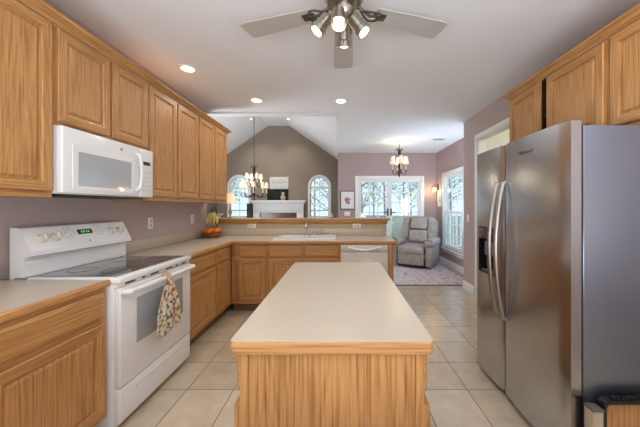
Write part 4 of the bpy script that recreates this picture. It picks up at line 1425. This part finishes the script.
b.panel(ol, [], .21, lambda u, v, w: (u, .10 + w, v))
bmesh.ops.dissolve_limit(b.bm, angle_limit=R(1), verts=b.bm.verts, edges=b.bm.edges)
rim_e = [e for e in b.bm.edges if abs(e.verts[0].co.y - e.verts[1].co.y) < 1e-5]
bmesh.ops.bevel(b.bm, geom=rim_e, offset=.075, segments=5, profile=.5, affect='EDGES', clamp_overlap=True)
bmesh.ops.rotate(b.bm, verts=list(b.bm.verts), cent=(0, .2, .42), matrix=Matrix.Rotation(TP, 3, 'X'))
b.build('backrest', M_FAB, rc_)
bk = rc_.children[-1]
b = B(); cushion(b, -.20, .20, .045, .16, .79, 1.06, .05, TP, (.2, .42)); b.build('headrest_cushion', M_FAB, bk)
b = B(); cushion(b, -.22, .22, .035, .15, .48, .77, .05, TP, (.2, .42)); b.build('lumbar_cushion', M_FAB, bk)
b = B()
for sx in (-1, 1):
    n0 = set(b.bm.verts)
    b.tube([(sx * .23, .088, .50), (sx * .235, .07, .62), (sx * .21, .07, .78), (sx * .235, .07, .92), (sx * .20, .09, 1.06)], .008, 6)
n0 = None
b.tube([(-.2, .075, .785), (0, .055, .775), (.2, .075, .785)], .008, 6)
bmesh.ops.rotate(b.bm, verts=list(b.bm.verts), cent=(0, .2, .42), matrix=Matrix.Rotation(TP, 3, 'X'))
b.build('piping', M_PIPE, bk)

# ============================================================ OUTSIDE
struct(B().box(-40, 40, 8.3, 70, -1.2, -1.0), 'ground', ramp_mat('lawn', [(.3, (120, 128, 84)), (.7, (160, 164, 118))], .6))
struct(B().box(3.9, 40, -20, 8.3, -1.2, -1.0), 'ground_side', ramp_mat('lawn_side', [(.3, (120, 128, 84)), (.7, (160, 164, 118))], .6))
struct(B().box(-40, 40, -40, -3.2, -1.2, -1.0), 'ground_rear', ramp_mat('lawn_rear', [(.3, (120, 128, 84)), (.7, (160, 164, 118))], .6))
M_DECK = plain('pale_deck_boards', (196, 190, 182), .8, noise=.06)
dk = empty('wooden_deck', 'pale wooden deck outside the glazed doors', 'deck', (0, 0, 0), 0)
b = B()
for i in range(13): b.box(0.03, 6.0, 7.2 + i * .15, 7.2 + i * .15 + .142, -.16, -.12)
b.build('deck_boards', M_DECK, dk)
b = B()
for i in range(18): b.box(2.62 + i * .15, 2.762 + i * .15, 4.6, 7.19, -.16, -.12)
b.build('deck_boards', M_DECK, dk)
M_RAIL = plain('white_rail_paint', (226, 228, 230), .6)


def railing(label, x0, y0, x1, y1):
    L_ = math.hypot(x1 - x0, y1 - y0)
    root = empty('deck_railing', label, 'railing', (x0, y0, -.1195), math.atan2(y1 - y0, x1 - x0))
    B().box(0, L_, -.045, .045, 1.14, 1.18, .005).build('top_rail', M_RAIL, root)
    B().box(0, L_, -.02, .02, .12, .16, .003).build('bottom_rail', M_RAIL, root)
    for i in range(int(L_ / 1.5) + 1):
        x = min(L_ - .045, .045 + i * 1.5)
        B().box(x - .045, x + .045, -.0445, .0445, 0, 1.139, .004).build('rail_post', M_RAIL, root)
    n = int(L_ / .125)
    for i in range(1, n):
        B().box(i * .125 - .016, i * .125 + .016, -.0155, .0155, .161, 1.139).build('baluster', M_RAIL, root)


railing('white baluster railing at the back edge of the deck', .06, 9.08, 5.3, 9.08)
railing('white baluster railing at the right edge of the deck', 5.25, 4.7, 5.25, 8.95)

M_BARK = ramp_mat('grey_bark', [(.3, (140, 134, 126)), (.7, (184, 176, 166))], 8, 'noise', .9, .4)
M_LEAF = [plain('fresh_leaf', (188, 204, 150), .7), plain('pale_leaf', (214, 218, 176), .7), plain('blue_green_leaf', (164, 188, 158), .7)]


def tree(x, y, h, sd, label, leafm, dens=1.0):
    rnd = random.Random(sd)
    root = empty('tree', label, 'tree', (x, y, -1.0), 0, 'trees beyond the windows')
    b = B()
    tips = []
    lean = rnd.uniform(-.06, .06)
    b.tube([(lean * h * t * t, .1 * math.sin(t * 3), h * t) for t in (0, .2, .4, .6, .8, 1)], [.10, .08, .07, .05, .035, .015], 8)
    for i in range(22):
        z = h * rnd.uniform(.25, .97)
        a = rnd.uniform(0, 2 * PI)
        ln = (h - z) * .17 + rnd.uniform(.45, .8)
        p0 = Vector((lean * h * (z / h) ** 2, 0, z))
        d = Vector((math.cos(a), math.sin(a), rnd.uniform(.25, .8)))
        p1 = p0 + d * ln * .5 + Vector((0, 0, .05))
        p2 = p0 + d * ln + Vector((rnd.uniform(-.2, .2), rnd.uniform(-.2, .2), .1))
        b.tube([p0, p1, p2], [.04, .025, .008], 5)
        tips += [p1, p2, (p1 + p2) / 2]
        for _ in range(2):
            q = p1 + Vector((rnd.uniform(-.5, .5), rnd.uniform(-.5, .5), rnd.uniform(.1, .6)))
            b.tube([p1, q], [.016, .005], 4); tips.append(q)
    b.build('trunk', M_BARK, root)
    f = B()
    for t in tips:
        for _ in range(int(4 * dens)):
            c_ = t + Vector([rnd.gauss(0, .28) for _ in range(3)])
            n = Vector([rnd.gauss(0, 1) for _ in range(3)]).normalized()
            u = n.orthogonal().normalized() * rnd.uniform(.06, .12)
            v = n.cross(u) * .6
            vv = [f.bm.verts.new(c_ + s1) for s1 in (u, v, -u, -v)]
            f.bm.faces.new(vv)
    f.build('foliage', leafm, root, smooth=False)


TR = []
for row, (yy, off) in enumerate(((15.0, 0.0), (18.8, 1.9), (22.8, .4), (27, 2.1))):
    for k in range(-3, 4):
        x = k * 3.9 + off + 1.2
        if -.46 * yy < x < .52 * yy and not (-.3 * yy < x < -.16 * yy): TR.append((x, yy + (k % 2) * .5, 6.5 + .5 * ((k * 3 + row) % 4) + row * .4))
for i, (x, y, h) in enumerate(TR):
    side = 'through the arched windows' if x < -.9 else ('through the glazed nook doors' if x < 5.5 else 'through the tall nook window')
    tree(x, y, h, i + 3, 'young leafy tree seen %s beyond the deck and lawn' % side, M_LEAF[i % 3], 1.0)

# hall light beyond the cased opening
hl_ = empty('ceiling_globe', 'ceiling light in the hall beyond the cased opening', 'ceiling light', (2.8, 3.0, CEIL), 0)
B().lathe([(0, 0), (.12, 0), (.12, -.02), (0, -.02)], seg=24).build('fixture_base', M_NICKEL, hl_)
B().lathe([(.11, -.02), (.115, -.05), (.08, -.09), (0, -.105)], seg=24).build('glass_bowl', M_CAN, hl_)
lamp('POINT', hl_, (0, 0, -.2), 22, (1, .96, .88), .08)
